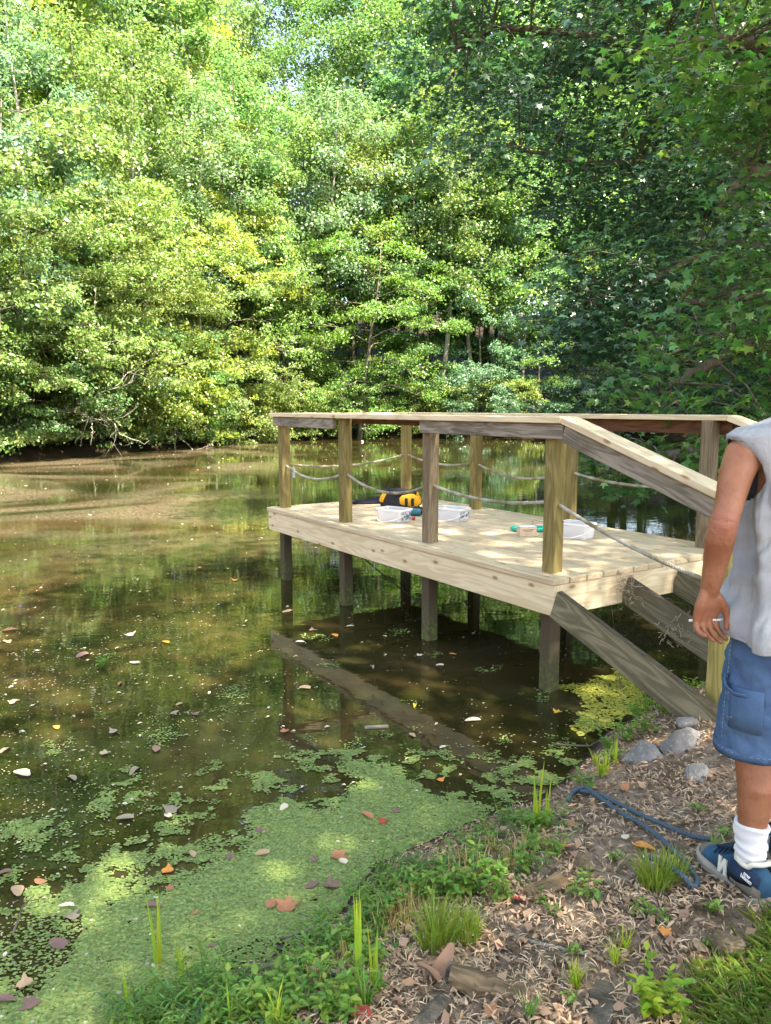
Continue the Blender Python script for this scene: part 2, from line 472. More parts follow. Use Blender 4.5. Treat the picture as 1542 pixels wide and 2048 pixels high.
def grow(seed, H, base, rad, nleaf, leaf, trunk_r, lean=(0, 0), limbs=22, droop=.25, profile='oval', clump=.55, flat=.45, bare=0.0):
    """returns (wood MB, leaf V, leaf F): tapered trunk, limbs, twigs and leaf clumps on the twigs"""
    g = np.random.default_rng(seed); wd = MB()
    nt_ = 9
    tp = [np.zeros(3)]
    drift = g.normal(size=2) * .03
    for i in range(1, nt_ + 1):
        t = i / nt_
        drift = drift * .6 + g.normal(size=2) * .045 * H / nt_
        tp.append(np.array([tp[-1][0] + drift[0] + lean[0] * H / nt_ * t, tp[-1][1] + drift[1] + lean[1] * H / nt_ * t, H * t * .97]))
    tp = np.array(tp)
    wd.tube(tp, [trunk_r * (1.25 if i == 0 else (1 - .88 * (i / nt_) ** .9)) for i in range(nt_ + 1)], 8)
    def trunk_at(t):
        f = t * nt_; i = min(int(f), nt_ - 1); return tp[i] + (tp[i + 1] - tp[i]) * (f - i)
    cl = []
    for k in range(limbs):
        t = base + (1 - base) * ((k + g.uniform(0, 1)) / limbs)
        u = (t - base) / (1 - base)
        if profile == 'oval': rr = rad * (math.sin(math.pi * min(1, .18 + .80 * u)) ** .7)
        elif profile == 'cone': rr = rad * (1.02 - .82 * u)
        else: rr = rad * (.75 + .35 * math.sin(math.pi * u))
        rr *= g.uniform(.7, 1.15)
        az = k * 2.39996 + g.uniform(-.4, .4)
        p0 = trunk_at(t); d = np.array([math.cos(az), math.sin(az), 0])
        rise = g.uniform(.15, .65) * (0.5 + u)
        pts = []
        for s in range(6):
            q = s / 5
            p = p0 + d * rr * q + np.array([0, 0, rr * (rise * q - droop * 1.6 * q * q)])
            p = p + g.normal(size=3) * .05 * rr * q
            pts.append(p)
        pts = np.array(pts)
        lr = trunk_r * (1 - .8 * t) * .42
        wd.tube(pts, [lr * (1 - .85 * s / 5) for s in range(6)], 5, cap=False)
        nsub = max(3, int(3 + rr * 2.1))
        for s in range(nsub):
            q = g.uniform(.3, 1.0); f = q * 5; i = min(int(f), 4); b0 = pts[i] + (pts[i + 1] - pts[i]) * (f - i)
            a2 = az + g.choice([-1, 1]) * g.uniform(.4, 1.3)
            ln = rr * g.uniform(.22, .5) * (1.15 - .5 * q) + .2
            e = b0 + np.array([math.cos(a2) * ln, math.sin(a2) * ln, ln * g.uniform(-.3, .45)])
            md = (b0 + e) / 2 + np.array([0, 0, .08 * ln])
            wd.tube([b0, md, e], [lr * .35, lr * .22, lr * .08], 4, cap=False)
            if g.uniform() >= bare:
                cl.append((e, 1.0)); cl.append((md, .7))
        cl.append((pts[-1], 1.0)); cl.append((pts[3], .6))
    for s in range(4): cl.append((trunk_at(1 - .05 * s), .8))
    P = np.array([c[0] for c in cl]); W = np.array([c[1] for c in cl])
    W = W * g.lognormal(0, .7, len(W))
    cnt = g.multinomial(nleaf, W / W.sum())
    idx = np.repeat(np.arange(len(P)), cnt)
    sz = clump * g.uniform(.6, 1.25, len(P))
    off = g.normal(size=(len(idx), 3)) * .55
    off[:, 2] *= flat
    C = P[idx] + off * sz[idx][:, None]
    C[:, 2] -= .12 * (off[:, 0] ** 2 + off[:, 1] ** 2) * sz[idx]
    ax = np.array([0, 0, H * (base + 1) / 2])
    N = unit(unit(C - ax) * .55 + np.array([0, 0, .6]) + g.normal(size=C.shape) * .75)
    V, F = leaf_cards(C, N, leaf, g)
    return wd, V, F

def make_tree(name, seed, bark, leafmat, color, **kw):
    wd, V, F = grow(seed, **kw)
    root = empty(name)
    link('trunk', wd.mesh('trunk'), bark, root)
    link('crown', np_mesh('crown', V, F), leafmat, root, color=color)
    return root
PROTO = {
    'arch': dict(H=11.5, base=.14, rad=4.0, nleaf=19000, leaf=.15, trunk_r=.16, lean=(0, .10), limbs=24, droop=.30, clump=.42, flat=.45, profile='round'),
    'young': dict(H=13.0, base=.22, rad=3.0, nleaf=15000, leaf=.17, trunk_r=.13, limbs=20, droop=.18, clump=.44, flat=.6),
    'tall': dict(H=22.0, base=.30, rad=3.6, nleaf=22000, leaf=.20, trunk_r=.24, limbs=28, droop=.14, clump=.62, flat=.7),
    'broad': dict(H=24.0, base=.24, rad=5.0, nleaf=48000, leaf=.20, trunk_r=.26, limbs=40, droop=.2, clump=.95, flat=.7),
    'slim': dict(H=17.0, base=.35, rad=2.6, nleaf=13000, leaf=.17, trunk_r=.16, limbs=28, droop=.1, clump=.6, flat=.75),
    'airy': dict(H=17.0, base=.42, rad=5.6, nleaf=10500, leaf=.19, trunk_r=.22, limbs=36, droop=.15, clump=1.1, flat=.5),
    'shrub': dict(H=3.4, base=.05, rad=2.0, nleaf=15000, leaf=.115, trunk_r=.035, limbs=22, droop=.32, clump=.34, flat=.40, profile='round'),
    'bush': dict(H=2.3, base=.03, rad=1.6, nleaf=12000, leaf=.10, trunk_r=.025, limbs=18, droop=.25, clump=.30, flat=.55, profile='round'),
}
TR = {}
for k, (nm, kw) in enumerate(PROTO.items()):
    for v in range(2):
        wd, V, F = grow(100 + k * 10 + v, **kw)
        TR[(nm, v)] = (wd.mesh('trunk'), np_mesh('crown', V, F))
for (nm, v), (a, b) in TR.items():
    a.materials.append(M['palebark'] if (nm in ('tall', 'slim') and v == 0) else M['bark']); b.materials.append(M['leaf'])
def plant_tree(kind, v, x, y, s, rz, color, name, label, cat, group, sz=1.0, z=None):
    a, b = TR[(kind, v)]
    jt = random.Random(round(x * 97 + y * 31)); kk = jt.uniform(.66, 1.04); color = (color[0] * kk * jt.uniform(.85, 1.12), color[1] * kk, color[2] * kk * jt.uniform(.7, 1.4))
    root = empty(name, (x, y, (gz(x, y) if z is None else z) - .05), rz); root.scale = (s, s, s * sz)
    link('trunk', a, None, root); link('crown', b, None, root, color=color)
    tag(root, label, cat, group)
    return root

YEL, LIM, GRN, BLU, GOLD = (.22, .31, .075), (.19, .295, .08), (.15, .265, .085), (.14, .255, .115), (.275, .34, .06)
CN = {YEL: 'yellow-green', LIM: 'lime-green', GRN: 'mid-green', BLU: 'blue-green', GOLD: 'golden'}
def bank_point(s, off):
    """a place s metres along the far bank, off metres inland"""
    P = [(-17.5, 13.0), (-15.5, 18.5)] + FAR_BANK + [(20.5, 49.0)]
    for i in range(len(P) - 1):
        a, b = np.array(P[i]), np.array(P[i + 1]); ln = np.linalg.norm(b - a)
        if s <= ln or i == len(P) - 2:
            d = (b - a) / ln; n = np.array([-d[1], d[0]]); q = a + d * s + n * off
            return q[0], q[1], math.atan2(-n[1], -n[0])
        s -= ln
g = random.Random(21)
LAB_ARCH = {0: 'yellow-green bank tree arching low over the pond on the sunny bank', 1: 'green bank tree arching over the pond behind the deck railing'}
s = 2.0
while s < 64:
    x, y, a = bank_point(s, 1.2 + g.uniform(-.3, .6)); left = s < 30
    plant_tree('arch' if left or g.random() < .4 else 'young', g.randint(0, 1), x, y, g.uniform(.72, 1.0), a - math.pi / 2 + g.uniform(-.5, .5), g.choice([YEL, YEL, LIM, LIM]) if left else g.choice([LIM, GRN, BLU, GRN]),
               'bank_tree', LAB_ARCH[0 if left else 1], 'tree', 'trees arching over the far bank')
    s += g.uniform(3.2, 4.4)
s = 3.0
while s < 64:
    x, y, a = bank_point(s, 4.2 + g.uniform(-.8, 1.2)); left = s < 30
    plant_tree('young', g.randint(0, 1), x, y, g.uniform(.85, 1.2), g.uniform(0, 6.28), g.choice([YEL, LIM, LIM, GRN]) if left else g.choice([GRN, LIM, BLU]),
               'understory_tree', 'slender %s tree just behind the arching bank trees' % ('yellow-green' if left else 'mid-green'), 'tree', 'young trees behind the far bank')
    s += g.uniform(3.6, 5.2)
s = 1.0
while s < 66:
    x, y, a = bank_point(s, 8.5 + g.uniform(-1.5, 1.5))
    plant_tree('slim' if g.random() < .4 else 'tall', g.randint(0, 1), x, y, g.uniform(.85, 1.12), g.uniform(0, 6.28), (cc := g.choice([LIM, GRN, GRN, BLU])),
               'forest_tree', 'tall slender %s forest tree rising behind the young bank trees' % CN[cc], 'tree', 'tall trees of the far wood')
    s += g.uniform(3.6, 5.0)
s = 0.0
while s < 70:
    x, y, a = bank_point(s, 15.5 + g.uniform(-2, 2))
    plant_tree('broad', g.randint(0, 1), x, y, g.uniform(.95, 1.25), g.uniform(0, 6.28), (cc := g.choice([LIM, GRN, BLU, GRN])),
               'canopy_tree', 'tall broad-crowned %s tree closing the far wood above all others' % CN[cc], 'tree', 'broad trees closing the far wood')
    s += g.uniform(5.0, 7.0)
s = 0.0
while s < 74:
    x, y, a = bank_point(s, 26 + g.uniform(-2, 2))
    plant_tree('broad', g.randint(0, 1), x, y, g.uniform(1.1, 1.35), g.uniform(0, 6.28), g.choice([GRN, BLU, GRN]),
               'hill_tree', 'hazy broad tree on the slope deepest in the far wood', 'tree', 'trees on the slope behind')
    s += g.uniform(7.0, 9.5)
s = 1.0
while s < 66:
    if 11 < s < 21: s = 21.0 + g.uniform(0, .5)
    x, y, a = bank_point(s, .35 + g.uniform(-.25, .7)); left = s < 30
    plant_tree(g.choice(['shrub', 'bush', 'shrub']), g.randint(0, 1), x, y, g.uniform(.7, 1.2), g.uniform(0, 6.28), (cc := g.choice([LIM, GRN, YEL]) if left else g.choice([GRN, BLU, LIM])),
               'shoreline_shrub', '%s leafy shrub hanging over the far waterline %s' % (CN[cc], 'on the sunny bank' if left else 'behind the deck'), 'shrub', 'shrubs along the far waterline')
    s += g.uniform(1.5, 2.4)
for k, (x, y, v, s_) in enumerate([(-9.9, 34.2, 0, 1.0), (-6.6, 43.2, 0, .9), (-3.2, 45.0, 0, 1.1), (-1.3, 45.4, 1, 1.05), (2.9, 45.2, 0, 1.15), (8.3, 47.0, 1, .95), (-11.2, 30.6, 1, .9), (5.4, 46.2, 0, 1.1), (-8.4, 38.4, 0, .95), (-4.9, 44.4, 1, 1.0), (.9, 45.8, 0, 1.0), (-12.9, 27.2, 0, .9), (6.9, 46.6, 1, 1.05), (-7.4, 41.8, 1, 1.1)]):
    plant_tree('slim', v, x, y, s_, k * .9, (LIM, GRN, BLU)[k % 3], 'slender_trunk_tree', 'straight %s trunk standing clear at the far bank under a high crown' % ('pale' if v == 0 else 'dark'), 'tree', 'clear trunks along the far bank')
s = 2.0
while s < 34:
    x, y, a = bank_point(s, 21 + g.uniform(-2, 2))
    plant_tree('broad', g.randint(0, 1), x, y, g.uniform(1.2, 1.45), g.uniform(0, 6.28), g.choice([GRN, LIM, YEL]), 'hill_tree', 'hazy broad tree on the slope deepest in the far wood', 'tree', 'trees on the slope behind')
    s += g.uniform(5.0, 7.0)
for k, (x, y) in enumerate([(-22, 50), (-18, 43), (-20, 36), (12.5, 55), (17, 57), (21, 54), (15, 63), (20, 64), (25, 58), (9, 58), (26, 50)]):
    plant_tree('broad', k % 2, x, y, 1.35, k * 1.7, (GRN, BLU, LIM)[k % 3], 'hill_tree', 'hazy broad tree on the slope deepest in the far wood', 'tree', 'trees on the slope behind', z=4.0)
for k, s_ in enumerate((11.4, 13.2, 15.0, 16.6, 18.3, 20.0)):
    x, y, a = bank_point(s_, 1.0 + .5 * (k % 2)); cc = (LIM, YEL, GRN)[k % 3]
    plant_tree('shrub', k % 2, x, y, 1.0 + .15 * (k % 3), k * 1.1, cc, 'shoreline_shrub', '%s leafy shrub above the dark undercut bank by the bleached branch' % CN[cc], 'shrub', 'shrubs along the far waterline')
for k, s_ in enumerate((14.2, 17.6)):
    x, y, a = bank_point(s_, .8); plant_tree('arch', k, x, y, .7, a - math.pi / 2 + .3 * k, YEL, 'bank_tree', LAB_ARCH[0], 'tree', 'trees arching over the far bank')
# the golden tree and the white-flecked bright tree that stand out of the wood
plant_tree('young', 1, -8.2, 41.5, 1.25, .6, GOLD, 'golden_tree', 'golden-yellow tree standing out among green ones on the far bank', 'tree', None)
plant_tree('arch', 0, -1.4, 42.5, .95, 4.9, (.14, .25, .075), 'bright_tree', 'pale bright-leaved round tree behind the far deck corner', 'tree', None)
# the right bank beyond the deck
for k, (x, y, kd, sc_) in enumerate([(13.5, 22, 'young', 1.0), (16, 29, 'young', 1.2), (20, 36, 'tall', 1.0), (15.5, 25, 'shrub', 1.2), (18.5, 32, 'shrub', 1.3), (22, 42, 'broad', 1.0), (17, 20, 'broad', .9), (14.5, 21, 'tall', .9), (17.5, 27, 'broad', .8), (20, 25, 'tall', 1.0), (21, 33, 'broad', 1.0), (11.2, 17.5, 'shrub', 1.1), (24, 30, 'broad', 1.1), (9.6, 14.2, 'bush', 1.2)]):
    plant_tree(kd, k % 2, x, y, sc_, k * 1.3, (GRN, LIM, BLU)[k % 3], 'right_bank_tree' if kd not in ('shrub', 'bush') else 'right_bank_shrub',
               'tree on the shaded side bank behind the sweetgum boughs' if kd not in ('shrub', 'bush') else 'shrub on the shaded side bank behind the sweetgum boughs',
               'tree' if kd not in ('shrub', 'bush') else 'shrub', 'growth on the side bank')
# tall trees on the near bank, behind and beside the camera: their shade lies over bank and deck
for k, (x, y, sc_, v) in enumerate([(4.6, -.6, .92, 0), (8.6, 2.4, 1.0, 1), (9.4, -2.4, 1.0, 0), (13, 5.5, 1.05, 1), (12.5, .5, 1.1, 0), (1.0, -4.5, .9, 1), (-4.0, -4.0, .9, 0), (16, 10, 1.05, 1)]):
    plant_tree('airy', v, x, y, sc_, 1.1 * k, GRN, 'shade_tree', 'broad shade tree on the near bank outside the view', 'tree', 'shade trees on the near bank')

# dead bleached branches and vine tangles over the far waterline
def dead_branch(loc, seed, size, label, rz):
    q = np.random.default_rng(seed); mb = MB()
    def br(p, d, ln, r, depth):
        pts = [p]
        for i in range(4):
            d = unit(d + q.normal(size=3) * .22); pts.append(pts[-1] + d * ln / 4)
        mb.tube(pts, [r * (1 - .6 * i / 4) for i in range(5)], 5, cap=False)
        if depth > 0:
            for k in range(q.integers(3, 5)):
                i = q.integers(1, 5)
                br(pts[i], unit(d + q.normal(size=3) * .75), ln * q.uniform(.4, .7), r * .5, depth - 1)
    br(np.zeros(3), np.array([1, 0, -.18]), size, size * .018, 3)
    o = link('dead_branch', mb.mesh('dead_branch'), M['deadwood'], None, loc, (0, 0, rz))
    tag(o, label, 'branch')
p = bank_point(15.2, .4); dead_branch((p[0], p[1], 1.5), 4, 2.6, 'bleached bare branch reaching out over the water below yellow-green leaves', p[2] + .5)
p = bank_point(21.5, .2); dead_branch((p[0], p[1], .9), 9, 1.7, 'thin grey dead twig trailing to the dark waterline', p[2] - .3)
p = bank_point(33, 1.0); dead_branch((p[0], p[1], 2.6), 14, 2.2, 'brown leafless tangle of twigs hanging from a bank trunk', p[2] + 1.0)

# ------------------------------------------------------------------ sweetgums over the deck on the side bank
def sweetgum(name, label, base, trunk, limbs, sprays, leaf, color, seed, nper):
    """limbs: world polylines from the trunk; sprays: (centre, radius) of flat leaf layers"""
    q = np.random.default_rng(seed); root = empty(name, base); b = np.array(base)
    wd = MB()
    wd.tube([np.array(p[:3]) - b for p in trunk], [p[3] for p in trunk], 12)
    pts = []
    for L in limbs:
        L = [np.array(p, float) for p in L]
        sm = []
        for i in range(len(L) - 1):
            for k in range(5):
                f = k / 5; sm.append(L[i] * (1 - f) + L[i + 1] * f + q.normal(size=3) * .02)
        sm.append(L[-1]); n = len(sm)
        wd.tube([p - b for p in sm], [.085 * (1 - .85 * i / (n - 1)) + .006 for i in range(n)], 7)
        pts += sm
    pts = np.array(pts)
    C, N = [], []
    for c, r in sprays:
        c = np.array(c)
        d = np.linalg.norm(pts - c, axis=1); j = int(np.argmin(d))
        a = pts[j]; mid = (a + c) / 2 + np.array([0, 0, .12 * d[j]])
        if d[j] > .1 and d[j] < 3.2: wd.tube([a - b, mid - b, c - b], [.014, .009, .004], 4, cap=False)
        n = int(nper * (r / .5) ** 1.6); tilt = np.array([q.normal() * .25, q.normal() * .25, 1.0])
        dirs = q.uniform(0, 6.283, 4)
        for t in dirs[:3]:
            e = c + np.array([math.cos(t) * r * .8, math.sin(t) * r * .8, -.12 * r]); wd.tube([c - b, (c + e) / 2 - b + np.array([0, 0, .03]), e - b], [.006, .004, .002], 3, cap=False)
        u = q.normal(size=(n, 3)) * np.array([.55, .55, .2]) * r
        u[:, 2] -= .3 * (u[:, 0] ** 2 + u[:, 1] ** 2) / r + u[:, 0] * tilt[0] * .4 + u[:, 1] * tilt[1] * .4
        C.append(c + u - b); N.append(unit(tilt + q.normal(size=(n, 3)) * .38 + np.array([-.15, -.3, 0])))
    C, N = np.concatenate(C), unit(np.concatenate(N))
    V, F = star_leaves(C, N, leaf, q)
    link('trunk', wd.mesh('trunk'), M['bark'], root)
    link('crown', np_mesh('crown', V, F), M['gum'], root, color=color)
    tag(root, label, 'tree')
    return root
def in_poly(p, poly): return poly_sd(np.array([p[0]]), np.array([p[1]]), poly)[0] < 0
def scatter(poly, n, Y0, Y1, r0, r1, seed):
    q = random.Random(seed); out = []
    xs = [p[0] for p in poly]; ys = [p[1] for p in poly]
    while len(out) < n:
        p = (q.uniform(min(xs), max(xs)), q.uniform(min(ys), max(ys)))
        if in_poly(p, poly):
            c = atY(p[0], p[1], q.uniform(Y0, Y1)); out.append((tuple(c), q.uniform(r0, r1)))
    return out
FARGUM = [(790, -260), (800, 60), (835, 190), (900, 265), (1010, 330), (1100, 430), (1190, 500), (1120, 590), (1150, 690), (1230, 760), (1310, 830), (2050, 830), (2050, -500), (1100, -600)]
far_s = scatter(FARGUM, 600, 9.5, 16, .45, .95, 3)
far_s += scatter([(1150, 560), (1120, 640), (1200, 720), (1330, 640), (1300, 500)], 16, 9.5, 11, .4, .6, 5)
trunk2 = (8.6, 12.2)
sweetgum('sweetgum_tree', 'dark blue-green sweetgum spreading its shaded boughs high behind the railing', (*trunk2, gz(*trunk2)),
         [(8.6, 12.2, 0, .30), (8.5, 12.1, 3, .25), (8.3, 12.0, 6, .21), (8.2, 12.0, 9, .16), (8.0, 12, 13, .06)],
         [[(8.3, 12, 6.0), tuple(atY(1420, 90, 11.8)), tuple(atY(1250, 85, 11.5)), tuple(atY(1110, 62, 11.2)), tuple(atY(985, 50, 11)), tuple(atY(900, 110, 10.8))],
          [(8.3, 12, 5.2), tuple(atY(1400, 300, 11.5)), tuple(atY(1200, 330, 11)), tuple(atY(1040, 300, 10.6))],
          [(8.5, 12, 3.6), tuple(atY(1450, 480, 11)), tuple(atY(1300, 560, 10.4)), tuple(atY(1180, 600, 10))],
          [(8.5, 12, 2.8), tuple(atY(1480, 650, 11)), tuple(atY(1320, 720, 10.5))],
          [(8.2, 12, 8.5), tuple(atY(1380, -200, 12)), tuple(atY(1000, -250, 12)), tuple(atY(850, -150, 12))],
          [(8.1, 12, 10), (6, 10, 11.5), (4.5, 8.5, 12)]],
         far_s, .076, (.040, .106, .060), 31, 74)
NEARGUM = [(1560, 380), (1440, 420), (1380, 520), (1300, 590), (1270, 650), (1330, 720), (1260, 790), (1290, 860), (1380, 900), (2050, 900), (2050, 350)]
near_s = scatter(NEARGUM, 95, 5.9, 8.2, .30, .52, 8)
near_s += scatter([(1150, 905), (1180, 960), (1260, 1010), (1330, 1000), (1390, 900), (1300, 865)], 13, 7.2, 8.4, .24, .36, 12)
near_s += scatter([(1300, -60), (1240, 60), (1290, 150), (1400, 230), (1560, 260), (1900, 300), (1900, -300), (1500, -200)], 46, 5.6, 7.6, .35, .6, 14)
near_s += scatter([(1400, 150), (1430, 420), (1560, 430), (1560, 150)], 16, 6.2, 7.6, .35, .5, 15)
trunk1 = (5.9, 7.4)
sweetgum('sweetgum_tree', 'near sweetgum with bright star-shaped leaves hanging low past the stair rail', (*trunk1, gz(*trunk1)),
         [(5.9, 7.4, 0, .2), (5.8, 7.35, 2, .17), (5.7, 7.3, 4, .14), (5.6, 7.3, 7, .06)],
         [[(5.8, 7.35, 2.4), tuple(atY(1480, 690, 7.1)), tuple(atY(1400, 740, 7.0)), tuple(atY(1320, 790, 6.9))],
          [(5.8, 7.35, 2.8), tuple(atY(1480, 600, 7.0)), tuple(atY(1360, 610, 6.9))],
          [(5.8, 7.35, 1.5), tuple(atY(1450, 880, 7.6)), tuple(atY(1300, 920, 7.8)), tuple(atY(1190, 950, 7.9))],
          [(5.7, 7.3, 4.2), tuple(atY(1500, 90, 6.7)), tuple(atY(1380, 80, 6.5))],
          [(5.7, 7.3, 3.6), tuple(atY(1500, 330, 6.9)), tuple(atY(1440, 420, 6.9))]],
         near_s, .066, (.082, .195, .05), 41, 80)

# ------------------------------------------------------------------ the deck (local x runs towards the stairs, y away from the water side, z up)
ZD = .736
C4 = at(1107, 1160, ZD)
e1 = Vector((-.5487, .8361, 0)); e2 = Vector((.8361, .5487, 0))
DRZ = math.atan2(-e1.y, -e1.x)
dock = empty('fishing_deck', (C4.x, C4.y, 0), DRZ)
tag(dock, 'raised wooden fishing deck with new pale boards, posts, railings and stair stringers over the pond', 'deck')
DL, DW = 3.93, 1.82
def dw(x, y, z): return dock.matrix_basis @ Vector((x, y, z))
dock_m = Matrix.Translation((C4.x, C4.y, 0)) @ Matrix.Rotation(DRZ, 4, 'Z')
def dw(x, y, z): return dock_m @ Vector((x, y, z))
def beam(name, a, b, w_, h_, mat, parent=None, roll=0.0, bev=.004, label=None):
    """a board from a to b (deck coordinates), w_ wide across, h_ high; its own x axis is its length"""
    a, b = Vector(a), Vector(b); d = b - a; L = d.length; d.normalize()
    up = Vector((0, 0, 1)) if abs(d.z) < .95 else Vector((0, 1, 0))
    y = up.cross(d).normalized(); z = d.cross(y)
    m3 = Matrix((d, y, z)).transposed().to_4x4()
    mb = MB(); mb.box((0, 0, 0), (L, w_, h_), bev=bev)
    o = link(name, mb.mesh(name), mat, parent or dock)
    o.matrix_local = Matrix.Translation((a + b) / 2) @ m3 @ Matrix.Rotation(roll, 4, 'X')
    if label: o['label'] = label
    return o
# floor boards along the long side
nb = 13; bw = DW / nb
for i in range(nb):
    y = bw * (i + .5)
    jz = random.uniform(-.0015, .0015)
    cut = random.choice([None, 1.25, 2.45, None]) if 0 < i < nb - 1 else None
    spans = [(-DL, 0)] if not cut else [(-DL, -cut - .002), (-cut + .002, 0)]
    for (a, b) in spans:
        beam('deck_board', (a, y, ZD - .019 + jz), (b + random.uniform(-.004, .004), y, ZD - .019 + jz), bw - .007, .038, M['deck'], bev=.005)
# rim boards
beam('rim_board', (-DL + .01, .034, .604), (-.002, .034, .604), .038, .184, M['new'])
beam('rim_board', (-DL + .01, DW - .034, .604), (-.03, DW - .034, .604), .038, .184, M['new'])
beam('rim_board', (-DL + .029, .055, .604), (-DL + .029, DW - .055, .604), .038, .184, M['new'])
beam('rim_board', (-.024, .0535, .604), (-.024, DW - .2, .604), .038, .184, M['new'])
for k in range(1, 7):
    x = -DL + k * DL / 7
    beam('joist', (x, .056, .60), (x, DW - .056, .60), .038, .18, M['greypost'])
mb = MB()
for k in range(0, 8):
    x = -DL + k * DL / 7 + (.03 if k == 0 else (-.03 if k == 7 else 0))
    for i in range(nb):
        for dy in (-.04, .04):
            cx_, cy_ = x + random.uniform(-.008, .008), bw * (i + .5) + dy + random.uniform(-.006, .006)
            mb.add([(cx_ + .0042 * math.cos(a), cy_ + .0042 * math.sin(a), ZD + .0028) for a in [math.pi / 3 * q_ for q_ in range(6)]], [(0, 1, 2, 3, 4, 5)])
so = link('deck_screws', mb.mesh('deck_screws'), plain('screw_head', (.10, .085, .07), .5, .4), dock); so['kind'] = 'stuff'
# posts
PX = [-.165, -1.40, -2.63, -3.82]; PY0, PY1 = .155, 1.655
TOP = 1.668
def post(x, y, z0, z1, mat, lean=(0, 0)):
    o = beam('post', (x + lean[0], y + lean[1], z0), (x, y, z1), .089, .089, mat, bev=.005)
    return o
for i, x in enumerate(PX):
    post(x, PY0, -.6, TOP - .038, (M['post'], M['greypost'], M['post'], M['post'])[i])
    post(x - (.05 if i else 0), PY1, -.6, TOP - .038, (M['greypost'], M['post'], M['post'], M['post'])[i])
PS = .97                                          # stair posts
SL = .335
def rail_z(x): return TOP - SL * max(0, x)
post(PS, PY0, .0, rail_z(PS) - .05, M['drypost'])
post(PS, PY1, .0, rail_z(PS) - .05, M['drypost'])
# rail caps: 2x6 laid flat
CW = .140
beam('rail_cap', (-DL + .005, PY0 - .04, TOP - .019), (-.03, PY0 - .04, TOP - .019), CW, .038, M['new'])
beam('rail_cap', (-DL + .075, PY0 + .032, TOP - .0195), (-DL + .075, PY1 - .034, TOP - .0195), CW, .038, M['new'])
beam('rail_cap', (-DL + .005, PY1 + .04, TOP - .019), (-1.95, PY1 + .04, TOP - .019), CW, .038, M['new'])
beam('rail_cap', (-1.945, PY1 + .04, TOP - .018), (-.03, PY1 + .04, TOP - .018), CW, .038, M['new'])
for y in (PY0 - .04, PY1 + .04):
    beam('stair_rail_cap', (-.026, y, TOP - .019), (PS + .35, y, TOP - .019 - SL * (PS + .376)), CW, .038, M['new'])
# old boards under the caps
yo = PY0 - .0445 - .020
beam('old_rail_board', (-DL + .03, yo, TOP - .038 - .047), (PX[2] - .075, yo, TOP - .038 - .047), .038, .089, M['grey'])
beam('old_rail_board', (PX[1] - .03, yo, TOP - .038 - .047), (-.034, yo, TOP - .038 - .047), .038, .089, M['grey'])
beam('old_stair_rail_board', (-.03, yo, TOP - .038 - .055), (PS + .25, yo, TOP - .038 - .055 - SL * (PS + .28)), .038, .105, M['grey'])
yi = PY1 - .0445 - .020
beam('inner_rail_board', (-1.5, PY1 + .066, TOP - .038 - .05), (-.03, PY1 + .066, TOP - .038 - .05), .038, .095, M['redwood'], label='dark red-brown board under the rail cap')
beam('inner_rail_board', (-3.9, PY1 + .066, TOP - .038 - .03), (-1.51, PY1 + .066, TOP - .038 - .03), .038, .055, M['redwood'])
beam('inner_stair_rail_board', (-.026, PY1 + .066, TOP - .038 - .05), (PS + .3, PY1 + .066, TOP - .038 - .05 - SL * (PS + .33)), .038, .095, M['redwood'])
beam('inner_rail_board', (PX[2], PY0 + .066, TOP - .038 - .024), (PX[1], PY0 + .066, TOP - .038 - .024), .038, .042, M['redwood'])
# stair stringers
SS = .35
for y, z0, L, mt in ((.022, .592, 1.28, 'stringer'), (.63, .60, 1.5, 'stringer'), (1.13, .60, 1.5, 'stringer')):
    beam('stair_stringer', (.0, y, z0), (L, y, z0 - SS * L), .040, .175, M[mt])
beam('stair_cleat', (.95, .05, .20), (.95, 1.5, .20), .038, .089, M['stringer'])
# hooks and wire under the front board
for (x, nm) in ((-3.1, 'hook'), (-1.95, 'hook')):
    mb = MB(); mb.tube([(0, 0, 0), (.012, -.01, -.03), (.02, -.01, -.06), (.0, -.01, -.075), (-.018, -.01, -.05)], .004, 6)
    link(nm, mb.mesh(nm), plain('hook_steel', (.25, .25, .24), .5, .5, metal=.8), dock, (x, .02, .515))
mb = MB(); mb.tube([(-2.9 + i * .15, .3 + i * .05, .52 - .06 * i + .0035 * (i * (i - 12))) for i in range(13)], .006, 5)
link('hanging_cable', mb.mesh('hanging_cable'), plain('cable_black', (.02, .02, .02), .6), dock)
mb = MB(); mb.box((0, 0, 0), (.05, .03, .10), bev=.004); mb.tube([(0, 0, .05), (.01, 0, .07), (.03, 0, .04)], .003, 5)
o = link('thermometer_box', mb.mesh('thermometer_box'), plain('grey_plastic', (.4, .42, .42), .5), dock, (PX[3] + .05, PY0 + .065, 1.08))
# spider webs and dry debris on the stringers
def web(loc, r, seed):
    q = np.random.default_rng(seed); mb = MB()
    for k in range(46):
        a = q.normal(size=3) * r * .45; d = unit(q.normal(size=3)) * r * q.uniform(.2, .6); m_ = (a + d / 2) + q.normal(size=3) * r * .12
        mb.tube([a, m_, a + d], .0012 + .0010 * q.uniform(), 3, cap=False)
    wo = link('cobweb', mb.mesh('cobweb'), plain('web_fibre', (.36, .30, .24), .9, .1), dock, loc); wo['kind'] = 'stuff'; return wo
web((.06, .54, .62), .12, 1); web((.42, .57, .44), .10, 2); web((.03, .57, .67), .07, 6)

